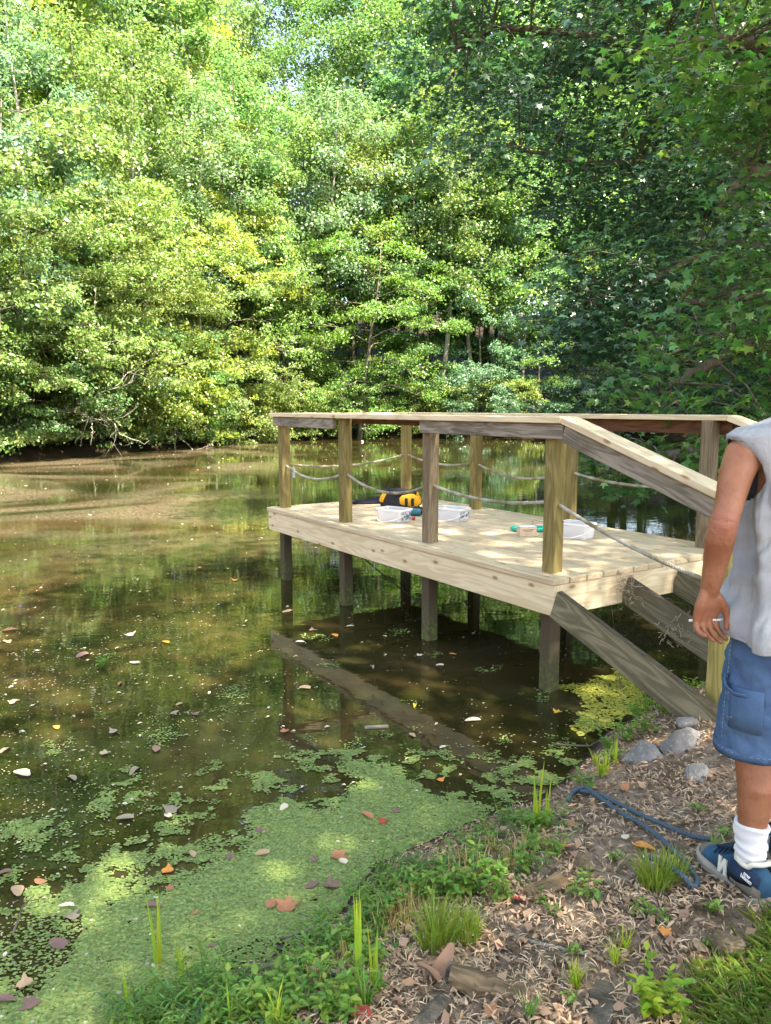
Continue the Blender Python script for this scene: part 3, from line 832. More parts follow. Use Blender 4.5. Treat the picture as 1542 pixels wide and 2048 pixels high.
# ------------------------------------------------------------------ ropes through the posts: three twisted strands
def rope_mesh(name, path, r=.0115, pitch=.05, step=.012, hole=None):
    P = [Vector(p) for p in path]; acc = [0]
    for i in range(1, len(P)): acc.append(acc[-1] + (P[i] - P[i - 1]).length)
    n = max(8, int(acc[-1] / step)); sp = []; j = 0
    for k in range(n + 1):
        s = acc[-1] * k / n
        while j < len(P) - 2 and acc[j + 1] < s: j += 1
        f = (s - acc[j]) / max(1e-9, acc[j + 1] - acc[j]); sp.append(P[j].lerp(P[j + 1], f))
    mb = MB()
    for st in range(3):
        pts = []
        for k, p in enumerate(sp):
            d = (sp[min(k + 1, n)] - sp[max(k - 1, 0)]).normalized()
            a = d.cross(Vector((0, 0, 1))); a = a.normalized() if a.length > 1e-4 else Vector((1, 0, 0)); b = d.cross(a)
            t = 2 * math.pi * (acc[-1] * k / n / pitch + st / 3)
            pts.append(p + (a * math.cos(t) + b * math.sin(t)) * r * .55)
        mb.tube(pts, r * .62, 5)
    return mb.mesh(name)
def sag_path(pts, sag, n=14):
    out = []
    for i in range(len(pts) - 1):
        a, b = Vector(pts[i]), Vector(pts[i + 1])
        s = sag[i] if hasattr(sag, '__len__') else sag
        for k in range(n + (i == len(pts) - 2)):
            t = k / n; p = a.lerp(b, t); p.z -= s * 4 * t * (1 - t); out.append(p)
    return out
t = NT('old_rope'); tc = t.n('TexCoord')
rn = t.noise(tc.outputs['Object'], 9, 4); rf = t.noise(tc.outputs['Object'], 160, 2)
rc = t.mix(t.smooth(rn, .35, .65), (.20, .175, .10), (.42, .40, .34)); t.bump(rf, .5, .002)
M['rope'] = t.base(rc, .9, .15)
ZR = 1.165
fr = [dw(x, PY0, ZR) for x in (PS, PX[0], PX[1], PX[2], PX[3])]
fr[0] = dw(PS, PY0, ZR - .30)
o = link('hand_rope', rope_mesh('hand_rope', sag_path(fr, [.035, .055, .115, .10])), M['rope'])
tag(o, 'weathered twisted rope strung through the posts on the water side facing the bank', 'rope')
bx = [PX[3] - .05, PX[2] - .05, PX[1] - .05, PX[0], PS]
bk = [dw(PX[3], PY0 + .02, ZR)] + [dw(x, PY1, ZR + (.02 if i else .05) - (.30 if i == 4 else 0)) for i, x in enumerate(bx)]
o = link('hand_rope', rope_mesh('hand_rope', sag_path(bk, [.07, .06, .10, .06, .05])), M['rope'])
tag(o, 'weathered twisted rope strung through the posts along the open-pond edge of the deck', 'rope')
# knot at a post
# ------------------------------------------------------------------ things left on the deck
def on_deck(px, py): return at(px, py, ZD)
def put(o, px, py, rz=0, dz=0.0):
    p = on_deck(px, py); o.location = (p.x, p.y, ZD + dz + .002); o.rotation_euler = (0, 0, rz); return o
def clear_plastic():
    t = NT('clear_plastic'); tc = t.n('TexCoord')
    t.base((.86, .87, .89), .22, .5)
    t.p.inputs['Transmission Weight'].default_value = 0.0
    tr = t.n('BsdfTransparent'); tr.inputs[0].default_value = (.93, .94, .96, 1)
    mx = t.n('MixShader'); mx.inputs[0].default_value = .50
    t.l(t.p.outputs[0], mx.inputs[1]); t.l(tr.outputs[0], mx.inputs[2]); t.l(mx.outputs[0], t.out.inputs[0])
    return t.m
M['clear'] = clear_plastic()
M['white'] = plain('white_plastic', (.80, .80, .80), .4, .5, var=.03)
M['black'] = plain('black_nylon', (.018, .018, .020), .75, .3, bump=.4, scale=120)
M['yellow'] = plain('yellow_nylon', (.72, .36, .02), .65, .3, var=.12, bump=.3, scale=100)
M['screw'] = plain('screw_steel', (.36, .28, .20), .45, .5, metal=.5, var=.5, scale=200)
def tub(name, label, px, py, rz, L=.28, W=.20, H=.11, sticker=None, handle=True):
    root = empty(name); mb = MB()
    def ringpts(l, w_, z, r=.03):
        pts = []
        for (sx, sy, a0) in ((1, 1, 0), (-1, 1, 90), (-1, -1, 180), (1, -1, 270)):
            for k in range(5):
                a = R(a0 + k * 22.5); pts.append((sx * (l / 2 - r) + r * math.cos(a), sy * (w_ / 2 - r) + r * math.sin(a), z))
        return pts
    mb.loft([ringpts(L * .86, W * .86, .001), ringpts(L * .97, W * .97, H), ringpts(L * .97 - .004, W * .97 - .004, H - .001), ringpts(L * .86 - .004, W * .86 - .004, .004)], smooth=False)
    link('body', mb.mesh('body'), M['clear'], root)
    mb = MB(); mb.loft([ringpts(L * .97 + .001, W * .97 + .001, H - .012), ringpts(L + .006, W + .006, H - .011), ringpts(L + .006, W + .006, H + .002), ringpts(L * .97, W * .97, H + .003), ringpts(L * .97 - .006, W * .97 - .006, H - .012), ringpts(L * .97 + .001, W * .97 + .001, H - .012)], cap=False, smooth=False)
    link('rim', mb.mesh('rim'), M['white'], root)
    if handle:
        mb = MB(); mb.tube([((L / 2 + .004) * math.cos(t_), (W / 2 + .02 + .05 * abs(math.sin(t_))) * -math.sin(t_) * 1.0, H * .75 - .07 * math.sin(t_)) for t_ in [math.pi * k / 14 for k in range(15)]], .0035, 6)
        link('handle', mb.mesh('handle'), M['white'], root)
    q = random.Random(int(px)); mb = MB()
    for k in range(130):
        a = q.uniform(0, 6.28); p = Vector((q.uniform(-.4, .4) * L * .8, q.uniform(-.4, .4) * W * .8, .008 + abs(q.gauss(0, .012)))); d = Vector((math.cos(a), math.sin(a), q.uniform(-.2, .2))) * .022
        mb.tube([p, p + d], [.0028, .0012], 4)
    link('screws', mb.mesh('screws'), M['screw'], root)
    if sticker:
        t = NT('printed_label'); tc = t.n('TexCoord'); vo = t.n('TexVoronoi'); vo.inputs['Scale'].default_value = 34; t.l(tc.outputs['Object'], vo.inputs['Vector'])
        m_ = t.base(t.ramp(vo.outputs['Distance'], [(0, (.6, .45, .08)), (.3, (.10, .09, .08)), (.55, (.09, .16, .32)), (.8, (.75, .75, .72))]), .4)
        mb = MB(); mb.box((L * .457 + .003, 0, H * .5), (.0015, W * .66, H * .62), Matrix.Rotation(0, 4, 'Y')); link('paper_label', mb.mesh('paper_label'), m_, root)
    put(root, px, py, rz); tag(root, label, 'tub', 'clear plastic screw tubs on the deck')
    return root
tub('plastic_tub', 'clear plastic tub with printed end label in front of the tool bag', 788, 1042, DRZ + .35, sticker=True)
tub('plastic_tub', 'clear plastic tub of screws with a loose lid leaning beside the grey post', 903, 1040, DRZ + .30, L=.30, sticker=True)
tub('plastic_tub', 'open white-rimmed plastic tub with bail handle behind the corner post', 1153, 1075, DRZ + .25, L=.25, W=.19, H=.115)
# tool bag
def tool_bag():
    root = empty('tool_bag'); mb = MB()
    def rg(l, w_, z, dx=0):
        return [((l / 2) * math.copysign(abs(math.cos(a)) ** .45, math.cos(a)) + dx, (w_ / 2) * math.copysign(abs(math.sin(a)) ** .45, math.sin(a)), z + .012 * math.sin(3 * a + z * 30)) for a in [2 * math.pi * k / 28 for k in range(28)]]
    mb.loft([rg(.36, .20, .0), rg(.37, .215, .04), rg(.35, .20, .12), rg(.31, .15, .18), rg(.29, .11, .215), rg(.27, .085, .205), rg(.25, .06, .17)])
    link('bag_body', mb.mesh('bag_body'), M['black'], root)
    mb = MB(); mb.loft([rg(.20, .20, .06, .10), rg(.205, .222, .075, .10), rg(.19, .214, .135, .095), rg(.165, .178, .165, .09)]); link('yellow_panel', mb.mesh('yellow_panel'), M['yellow'], root)
    mb = MB(); mb.loft([rg(.06, .19, .10, -.158), rg(.06, .19, .13, -.150), rg(.05, .15, .185, -.130)]); link('yellow_panel', mb.mesh('yellow_panel'), M['yellow'], root)
    for dx in (.09, .15):
        mb = MB(); mb.box((dx, -.112, .10), (.028, .016, .075), bev=.006); link('pocket', mb.mesh('pocket'), M['black'], root)
    mb = MB(); mb.tube([(-.09, -.05, .20), (-.06, -.09, .19), (0, -.10, .165), (.05, -.08, .18), (.07, -.05, .20)], .010, 8); link('strap_handle', mb.mesh('strap_handle'), M['black'], root)
    mb = MB(); mb.tube([(.18 + .035 * math.sin(a), 0, .11 + .05 * math.cos(a)) for a in [math.pi * k / 8 for k in range(9)]], .004, 6); link('side_ring', mb.mesh('side_ring'), M['black'], root)
    put(root, 800, 1022, DRZ + .72); tag(root, 'black and yellow canvas tool bag sagging open on the deck boards', 'tool bag')
tool_bag()
# dark cloth
def cloth():
    n = 26; V = []; F = []
    for j in range(n):
        for i in range(n):
            u, v = i / (n - 1) - .5, j / (n - 1) - .5
            x = .42 * u + .04 * math.sin(7 * v); y = .20 * v * (1 - .6 * max(0, -u)) + .03 * math.sin(5 * u)
            z = .012 + .05 * (vnoise(np.array([i * .28]), np.array([j * .28]), 3)[0]) * (1 - abs(2 * v)) * (1.2 + u) + (.05 * max(0, u))
            V.append((x, y, z))
    for j in range(n - 1):
        for i in range(n - 1): F.append((j * n + i, j * n + i + 1, (j + 1) * n + i + 1, (j + 1) * n + i))
    me = np_mesh('dark_cloth', V, F, True); o = link('dark_cloth', me, plain('navy_cloth', (.020, .020, .030), .85, .2, bump=.3))
    sm = o.modifiers.new('thick', 'SOLIDIFY'); sm.thickness = .006
    put(o, 748, 1006, DRZ + 1.0); tag(o, 'crumpled dark navy cloth lying beside the tool bag', 'cloth')
cloth()
def drill():
    root = empty('cordless_drill'); teal = plain('teal_plastic', (.02, .16, .20), .4, .5, var=.1)
    mb = MB(); mb.tube([(-.09, 0, .035), (-.085, 0, .035), (.03, 0, .035), (.05, 0, .035)], [.018, .033, .033, .022], 14); link('motor_body', mb.mesh('motor_body'), teal, root)
    mb = MB(); mb.tube([(.05, 0, .035), (.06, 0, .035), (.085, 0, .035), (.095, 0, .035)], [.02, .023, .020, .010], 12); link('chuck', mb.mesh('chuck'), M['black'], root)
    mb = MB(); mb.tube([(-.05, .02, .033), (-.055, .07, .03), (-.06, .12, .028)], [.019, .017, .018], 10); link('grip', mb.mesh('grip'), M['black'], root)
    mb = MB(); mb.box((-.055, .14, .033), (.10, .04, .062), bev=.008); link('battery', mb.mesh('battery'), M['black'], root)
    put(root, 834, 1032, DRZ + .5); tag(root, 'teal and black cordless drill lying against the tool bag', 'drill')
drill()
mb = MB(); mb.tube([(-.055, 0, .012), (-.05, 0, .012), (0, 0, .012), (.012, 0, .011)], [.006, .013, .013, .008], 10)
root = empty('screwdriver'); link('grip', mb.mesh('grip'), plain('red_plastic', (.55, .02, .03), .35, .5, var=.08), root)
mb = MB(); mb.tube([(.012, 0, .011), (.09, 0, .009)], .003, 8); link('shaft', mb.mesh('shaft'), M['screw'], root)
put(root, 828, 1039, DRZ + 2.4); tag(root, 'red-handled screwdriver on the deck beside the labelled tub', 'screwdriver')
mb = MB(); mb.tube([(-.04, 0, .022), (-.035, 0, .022), (.035, 0, .022), (.04, 0, .022)], [.016, .022, .022, .016], 12); mb.tube([(.04, 0, .022), (.055, 0, .022)], .012, 10)
o = link('black_canister', mb.mesh('black_canister'), M['black']); put(o, 704, 1009, DRZ + 1.2); tag(o, 'small black cylinder lying behind a greenish railing post', 'canister')
# cardboard screw box
def card_box():
    root = empty('screw_box'); t = NT('kraft_card'); tc = t.n('TexCoord')
    nz = t.noise(tc.outputs['Object'], 60); m_ = t.base(t.mix(nz, (.50, .40, .30), (.62, .52, .40)), .8, .2)
    mb = MB(); mb.box((0, 0, .037), (.135, .085, .074), bev=.002); link('carton', mb.mesh('carton'), m_, root)
    mb = MB(); mb.box((0, 0, .0755), (.137, .087, .003), bev=.001); link('lid_flap', mb.mesh('lid_flap'), plain('white_card', (.78, .77, .74), .7, .2, var=.03), root)
    pr = plain('brown_print', (.22, .13, .08), .8, .2)
    mb = MB(); mb.box((0, -.0432, .052), (.085, .001, .006)); mb.box((0, -.0432, .040), (.06, .001, .003)); mb.box((0, -.0432, .020), (.05, .001, .003)); link('printed_lines', mb.mesh('printed_lines'), pr, root)
    put(root, 1053, 1072, .12); tag(root, 'small brown cardboard screw box with white top on the deck', 'box')
card_box()
mb = MB(); pts = []
for i in range(36):
    a = 2 * math.pi * i / 36; pts.append((.19 * math.copysign(abs(math.cos(a)) ** .75, math.cos(a)), .075 * math.copysign(abs(math.sin(a)) ** .8, math.sin(a))))
mb.loft([[(x * k, y * k, z) for x, y in pts] for k, z in ((.90, .001), (1.0, .012), (.99, .03), (.95, .034), (.90, .026), (.6, .022), (.2, .021))])
o = link('teal_tray', mb.mesh('teal_tray'), plain('teal_green_plastic', (.0, .36, .27), .35, .5, var=.08)); put(o, 1068, 1062, .05); tag(o, 'teal green plastic tray lying behind the cardboard box', 'tray')
mb = MB(); mb.tube([(0, 0, 0), (0, 0, .006), (0, 0, .007), (0, 0, .03)], [.014, .014, .006, .006], 6); o = link('bolt', mb.mesh('bolt'), M['screw']); put(o, 1066, 1049); tag(o, 'single bolt standing head-down on the deck boards', 'bolt')
def flat_lid(px, py, rz, tilt, label):
    mb = MB(); mb.box((0, 0, 0), (.30, .012, .004), bev=.001)
    o = link('plastic_strip', mb.mesh('plastic_strip'), M['white']); put(o, px, py, rz, .05); o.rotation_euler = (0, tilt, rz); tag(o, label, 'strip')

# ------------------------------------------------------------------ the man on the bank (local x ahead of him, y to his left, z up)
MX, MY = 1.232, 2.24
MZ = gz(MX - .11, MY - .02) - .012
MRZ = math.atan2(.99, -.14)
man = empty('person', (MX, MY, MZ), MRZ); man.scale = (1, 1, 1.0)
tag(man, 'man seen from behind in grey sleeveless shirt, denim shorts and white socks', 'person')
man_m = Matrix.Translation((MX, MY, MZ)) @ Matrix.Rotation(MRZ, 4, 'Z') @ Matrix.Diagonal((1, 1, 1.0, 1))
def capsule(mb, pts, rad, seg=14, sx=1.0):
    """rounded tapered limb through pts"""
    P = [Vector(p) for p in pts]; r = list(rad)
    d0 = (P[0] - P[1]).normalized(); d1 = (P[-1] - P[-2]).normalized()
    Q = [P[0] + d0 * r[0] * .95, P[0] + d0 * r[0] * .6] + P + [P[-1] + d1 * r[-1] * .6, P[-1] + d1 * r[-1] * .95]
    rr = [r[0] * .25, r[0] * .75] + r + [r[-1] * .75, r[-1] * .25]
    mb.tube(Q, rr, seg, True, sx)
def ell(mb, c, r, seg=18):
    rings = []
    for i in range(1, 10):
        t_ = math.pi * i / 10
        rings.append([(c[0] + r[0] * math.sin(t_) * math.cos(a), c[1] + r[1] * math.sin(t_) * math.sin(a), c[2] - r[2] * math.cos(t_)) for a in [2 * math.pi * k / seg for k in range(seg)]])
    mb.loft(rings)
def fuse(name, mb, voxel, smooth_n, mat, parent, folds=0.0, fold_size=.05):
    me = mb.mesh(name + '_raw'); tmp = bpy.data.objects.new('tmp', me); col.objects.link(tmp)
    rm = tmp.modifiers.new('r', 'REMESH'); rm.mode = 'VOXEL'; rm.voxel_size = voxel; rm.use_smooth_shade = True
    if smooth_n:
        sm = tmp.modifiers.new('s', 'SMOOTH'); sm.iterations = smooth_n; sm.factor = .5
    if folds:
        tx = bpy.data.textures.new('folds', 'CLOUDS'); tx.noise_scale = fold_size; tx.noise_depth = 2
        dm = tmp.modifiers.new('d', 'DISPLACE'); dm.texture = tx; dm.strength = folds; dm.mid_level = .5
    dg = bpy.context.evaluated_depsgraph_get(); dg.update()
    out = bpy.data.meshes.new_from_object(tmp.evaluated_get(dg)); out.name = name
    bpy.data.objects.remove(tmp); bpy.data.meshes.remove(me)
    out.materials.clear()
    return link(name, out, mat, parent)
def skin_mat():
    t = NT('tanned_skin'); tc = t.n('TexCoord'); P = tc.outputs['Object']
    a = t.noise(P, 7, 4, .6); b = t.noise(P, 90, 3, .6); v = t.noise(t.mapping(P, (60, 60, 22)), 1.0, 4, .6, 1.2)
    c = t.mix(t.smooth(a, .3, .7), (.25, .092, .045), (.38, .165, .092))
    c = t.mix(t.math('MULTIPLY', t.smooth(b, .55, .75), .3), c, (.17, .06, .035))
    sz_ = t.n('SeparateXYZ'); t.l(P, sz_.inputs[0])
    cr = t.math('MULTIPLY', t.smooth(t.math('ABSOLUTE', t.math('SUBTRACT', sz_.outputs[2], 1.185)), .06, .01), t.noise(t.mapping(P, (22, 22, 150)), 1.0, 3, .6, .6))
    c = t.mix(t.math('MULTIPLY', cr, .8), c, (.40, .15, .11))
    hair_ = t.noise(t.mapping(P, (300, 300, 60)), 1.0, 2, .5)
    c = t.mix(t.math('MULTIPLY', t.math('MULTIPLY', t.smooth(hair_, .62, .7), t.smooth(sz_.outputs[2], 1.22, 1.05)), .45), c, (.10, .05, .03))
    vein = t.smooth(t.math('ABSOLUTE', t.math('SUBTRACT', t.noise(t.mapping(P, (16, 16, 7)), 1.0, 2, .5, .8), .5)), .05, .0)
    t.bump(t.math('ADD', t.math('ADD', t.math('MULTIPLY', b, .5), v), t.math('ADD', t.math('MULTIPLY', cr, 2.0), t.math('MULTIPLY', t.math('MULTIPLY', vein, t.smooth(sz_.outputs[2], .95, 1.0)), .45))), .32, .004)
    t.base(c, .48, .4); t.p.inputs['Subsurface Weight'].default_value = .12; t.p.inputs['Subsurface Radius'].default_value = (.012, .005, .003); t.p.inputs['Subsurface Scale'].default_value = 1.0
    return t.m
M['skin'] = skin_mat()
body = MB()
# legs
for sgn in (1, -1):
    y = .105 * sgn; fx = 0 if sgn > 0 else .10
    capsule(body, [(.0, y * .95, .88), (.01, y, .66), (.015 + fx * .4, y, .49), (-.015 + fx * .8, y, .36), (-.005 + fx, y, .24), (.0 + fx, y, .13), (.01 + fx, y, .08)], [.085, .076, .058, .057, .043, .033, .032], 26)
# torso, neck
capsule(body, [(-.01, 0, .90), (-.01, 0, 1.02), (0, 0, 1.2), (-.005, 0, 1.33), (-.01, 0, 1.40)], [.115, .108, .112, .108, .08], 18, 1.3)
capsule(body, [(-.02, .0, 1.40), (-.005, .0, 1.48), (.012, .0, 1.55)], [.065, .056, .058])
for sgn in (1, -1):
    capsule(body, [(-.01, .05 * sgn, 1.41), (-.012, .13 * sgn, 1.395), (-.01, .19 * sgn, 1.37)], [.062, .062, .058])
# head
ell(body, (.03, 0, 1.655), (.095, .076, .108)); ell(body, (.05, 0, 1.585), (.065, .056, .06))
ell(body, (.122, 0, 1.635), (.02, .015, .026)); ell(body, (.105, 0, 1.69), (.03, .055, .014)); ell(body, (.108, 0, 1.59), (.016, .026, .009))
for sgn in (1, -1): ell(body, (.02, .079 * sgn, 1.645), (.022, .011, .033))
# arms: shoulder, elbow, wrist
def arm(sgn, S, E_, W_):
    S, E_, W_ = Vector(S), Vector(E_), Vector(W_)
    capsule(body, [S, S.lerp(E_, .35) + Vector((0, .006 * sgn, 0)), S.lerp(E_, .8), E_], [.052, .046, .038, .038], 22)
    capsule(body, [E_, E_.lerp(W_, .25) + Vector((-.004, .004 * sgn, 0)), E_.lerp(W_, .6), W_], [.038, .041, .034, .027], 22)
SH, EL, WR = (-.01, .212, 1.372), (-.065, .296, 1.185), (.0, .287, .972)
arm(1, SH, EL, WR); arm(-1, (-.01, -.215, 1.365), (-.04, -.27, 1.08), (.10, -.27, .84))
# left hand: palm turned back, thumb towards the body, fingers curled backwards
def hand(W_, sgn):
    W_ = Vector(W_)
    dn = Vector((.10, .02 * sgn, -1)).normalized()          # along the hand
    ac = Vector((.25, -1 * sgn, 0)); ac = (ac - dn * ac.dot(dn)).normalized()    # towards the thumb
    pn = dn.cross(ac) * sgn                                  # out of the palm
    if pn.x > 0: pn = -pn
    for k in range(4):
        f = (k - 1.5) / 1.5
        capsule(body, [W_ + ac * f * .014, W_ + dn * .045 + ac * f * .027, W_ + dn * .088 + ac * f * .033 - pn * .004], [.017, .0175, .0125], 10)
    lens = [.062, .078, .084, .076]; curl = [.75, .60, .50, .42]
    for k in range(4):
        f = (k - 1.5) / 1.5; b = W_ + dn * .086 + ac * f * .034 - pn * .004; d = (dn + pn * .35 + ac * f * .12).normalized(); pts = [b - dn * .012, b]
        for j, fr_ in enumerate((.45, .32, .25)):
            pts.append(pts[-1] + d * lens[k] * fr_)
            ax = d.cross(pn).normalized(); d = (d + (pn - d * d.dot(pn)) * curl[k] * 1.25 + ac * .10).normalized()
        capsule(body, pts, [.0095, .0098, .0092, .0086, .0074], 10)
    b = W_ + dn * .022 + ac * .026 + pn * .006
    capsule(body, [b, b + dn * .032 + ac * .024 + pn * .010, b + dn * .064 + ac * .030 + pn * .020, b + dn * .088 + ac * .020 + pn * .030], [.0165, .0135, .0112, .0088], 10)
    return W_, dn, ac, pn
HW = hand(WR, 1); hand((.10, -.27, .84), -1)
fuse('body', body, .0042, 3, M['skin'], man, .0022, .04)
# short grey hair
hb = MB(); ell(hb, (.015, 0, 1.69), (.098, .083, .092)); link('hair', hb.mesh('hair'), plain('grey_hair', (.22, .20, .18), .8, .3, var=.4, scale=160, bump=.8), man)
for sgn in (1, -1):
    eb = MB(); ell(eb, (.112, .032 * sgn, 1.66), (.010, .012, .009), 10); link('eye', eb.mesh('eye'), plain('eye', (.12, .08, .05), .2, .5), man)
# shirt
def cloth_mat(name, c, c2, weave=260, rough=.85, bump=.25, blot=5):
    t = NT(name); tc = t.n('TexCoord'); P = tc.outputs['Object']
    a = t.noise(P, blot, 5, .65); b = t.noise(P, weave, 2, .6)
    k = t.mix(t.smooth(a, .35, .7), c, c2); k = t.mix(t.math('MULTIPLY', b, .25), k, tuple(q * .6 for q in c))
    t.bump(t.math('ADD', t.math('MULTIPLY', b, .3), t.noise(t.mapping(P, (16, 16, 5)), 1.0, 4, .55, .8)), bump, .012)
    return t.base(k, rough, .15)
M['shirt'] = cloth_mat('grey_jersey', (.31, .335, .365), (.41, .43, .455), bump=.45)
def shirt():
    prof = [(.845, .222, .172, -.012), (.865, .224, .174, -.012), (.90, .220, .170, -.012), (.96, .206, .160, -.010), (1.03, .194, .150, -.008), (1.12, .190, .146, -.004), (1.21, .192, .146, 0), (1.29, .194, .144, 0),
            (1.345, .204, .138, -.004), (1.39, .236, .120, -.008), (1.42, .254, .100, -.010), (1.44, .228, .088, -.012), (1.455, .165, .082, -.014), (1.475, .105, .076, -.012), (1.495, .075, .068, -.006), (1.50, .070, .064, -.004)]
    zs = [p[0] for p in prof]; NR, NS = 170, 200; V = np.zeros((NR, NS, 3))
    zz = np.interp(np.linspace(0, 1, NR), np.linspace(0, 1, len(prof)), zs)
    for i, z in enumerate(zz):
        wy = np.interp(z, zs, [p[1] for p in prof]); wx = np.interp(z, zs, [p[2] for p in prof]); cx_ = np.interp(z, zs, [p[3] for p in prof])
        a = np.arange(NS) * 2 * math.pi / NS
        ex = .80
        x = np.sign(np.cos(a)) * np.abs(np.cos(a)) ** ex * wx; y = np.sign(np.sin(a)) * np.abs(np.sin(a)) ** ex * wy
        # hanging folds from the shoulder blades and gathered folds at the waist
        f1 = np.sin(a * 9 + z * 7 + 2 * fbm(a * 2, np.full(NS, z * 3), 4)) * .011 * np.clip((1.38 - z) / .3, 0, 1)
        f2 = (fbm(a * 2.2 + z * 4, z * 9 - a * 2.0, 8, 3) - .5) * .058 * np.clip((1.42 - z) / .12, 0, 1)
        rr = 1 + (f1 + f2) / .15
        edge = (np.clip(1 - abs(z - 1.41) / .035, 0, 1)) * np.abs(np.sin(a)) ** 4 * (fbm(a * 14, np.full(NS, z * 80), 3) - .5) * .03
        hemd = -.035 * np.clip((.93 - z) / .09, 0, 1) * (.5 - .5 * np.cos(a)) + .008 * np.sin(a * 5 + 1) * np.clip((.9 - z) / .06, 0, 1)
        V[i] = np.stack([x * rr + cx_, y * rr, z + hemd + edge], -1)
    i, j = np.meshgrid(np.arange(NR - 1), np.arange(NS), indexing='ij'); j2 = (j + 1) % NS
    F = np.stack([i * NS + j, i * NS + j2, (i + 1) * NS + j2, (i + 1) * NS + j], -1).reshape(-1, 4)
    # the arm hole: open under the shoulder flap
    cen = V.reshape(-1, 3)[F].mean(1)
    hole = (np.abs(cen[:, 1]) > .140) & (((cen[:, 2] - 1.325) / .088) ** 2 + ((cen[:, 0] - .005) / .075) ** 2 < 1)
    F = F[~hole]
    me = np_mesh('sleeveless_shirt', V.reshape(-1, 3), F, True)
    o = link('sleeveless_shirt', me, M['shirt'], man)
    md = o.modifiers.new('thick', 'SOLIDIFY'); md.thickness = .003; md.offset = 1
    hm = MB(); pts = [tuple(V[1, k] * np.array([1.012, 1.012, 1]) + np.array([0, 0, .012])) for k in range(0, NS, 2)]
    hm.tube(pts + pts[:1], .0028, 5, False); link('hem', hm.mesh('hem'), M['shirt'], o)
shirt()
# denim shorts
def denim():
    t = NT('denim'); tc = t.n('TexCoord'); P = tc.outputs['Object']
    a = t.noise(P, 6, 5, .6); b = t.noise(t.mapping(P, (240, 240, 500)), 1.0, 2, .5); d = t.noise(P, 38, 4, .7)
    c = t.mix(t.smooth(a, .3, .75), (.024, .058, .135), (.065, .125, .235)); c = t.mix(t.math('MULTIPLY', b, .45), c, (.13, .21, .34)); c = t.mix(t.math('MULTIPLY', t.smooth(d, .68, .74), .7), c, (.45, .55, .62))
    t.bump(t.math('ADD', t.noise(t.mapping(P, (14, 14, 9)), 1.0, 4, .5, 1.0), t.math('MULTIPLY', b, .2)), .4, .014)
    return t.base(c, .85, .15)
M['denim'] = denim(); M['stitch'] = plain('pale_stitching', (.26, .33, .42), .85, .1)
def ering(cx_, cy_, z, rx, ry, n=40, tilt=0.0, wob=.0, ph=0):
    return [(cx_ + rx * math.cos(a) * (1 + wob * math.sin(5 * a + ph)), cy_ + ry * math.sin(a) * (1 + wob * math.sin(4 * a + ph)), z + tilt * math.sin(a)) for a in [2 * math.pi * k / n for k in range(n)]]
sb = MB()
for sgn in (1, -1):
    fx = 0 if sgn > 0 else .04
    sb.loft([ering(.012 + fx, .118 * sgn, .47, .106, .102, tilt=-.0, wob=.02), ering(.012 + fx, .118 * sgn, .50, .107, .102, wob=.02), ering(.006 + fx, .114 * sgn, .60, .108, .102, wob=.025, ph=1), ering(0, .108 * sgn, .70, .112, .102, wob=.02, ph=2), ering(-.008, .100 * sgn, .80, .118, .099), ering(-.01, .09 * sgn, .88, .122, .10)])
sb.loft([ering(-.01, 0, .76, .100, .12), ering(-.012, 0, .80, .126, .178), ering(-.012, 0, .87, .124, .174), ering(-.01, 0, .93, .106, .152), ering(-.01, 0, .97, .10, .145)])
shorts = fuse('denim_shorts', sb, .0065, 4, M['denim'], man, .030, .06)
for sgn in (1, -1):
    fx = 0 if sgn > 0 else .04
    hb = MB(); hb.loft([ering(.012 + fx, .118 * sgn, .468, .105, .100, wob=.02), ering(.012 + fx, .118 * sgn, .466, .110, .1055, wob=.02), ering(.012 + fx, .118 * sgn, .490, .111, .106, wob=.02), ering(.012 + fx, .118 * sgn, .494, .107, .1025, wob=.02)], cap=False)
    link('hem', hb.mesh('hem'), M['denim'], shorts)
    st = MB(); p_ = ering(.012 + fx, .118 * sgn, .487, .1122, .1072, n=80, wob=.02)
    for k in range(0, 80, 2): st.tube([p_[k], p_[k + 1]], .0007, 4)
    so = link('stitching', st.mesh('stitching'), M['stitch'], shorts); so['kind'] = 'stuff'
sm_ = MB()
for k in range(30):
    z = .52 + .40 * k / 30; sm_.tube([(-.005 - .02 * (z - .5), .2215 - .004 * math.sin(z * 9), z), (-.005 - .02 * (z - .5), .2215 - .004 * math.sin(z * 9), z + .008)], .0007, 4)
so = link('side_stitching', sm_.mesh('side_stitching'), M['stitch'], shorts); so['kind'] = 'stuff'
lp = MB(); lp.tube([(.0, .218, .72), (-.012, .232, .70), (-.03, .236, .685), (-.06, .228, .675), (-.085, .205, .675)], [.011, .013, .013, .012, .010], 10, True, .3); link('hammer_loop', lp.mesh('hammer_loop'), M['denim'], shorts)
pk = MB(); pk.loft([[(.0 + 1.035 * .112 * math.cos(a), .11 + 1.035 * .106 * math.sin(a), z) for a in [1.75 + .9 * i_ / 10 for i_ in range(11)]] + [(.0 + .98 * .112 * math.cos(a), .11 + .98 * .106 * math.sin(a), z) for a in [2.65 - .9 * i_ / 10 for i_ in range(11)]] for z in (.56, .62, .69)]); link('leg_pocket', pk.mesh('leg_pocket'), M['denim'], shorts)
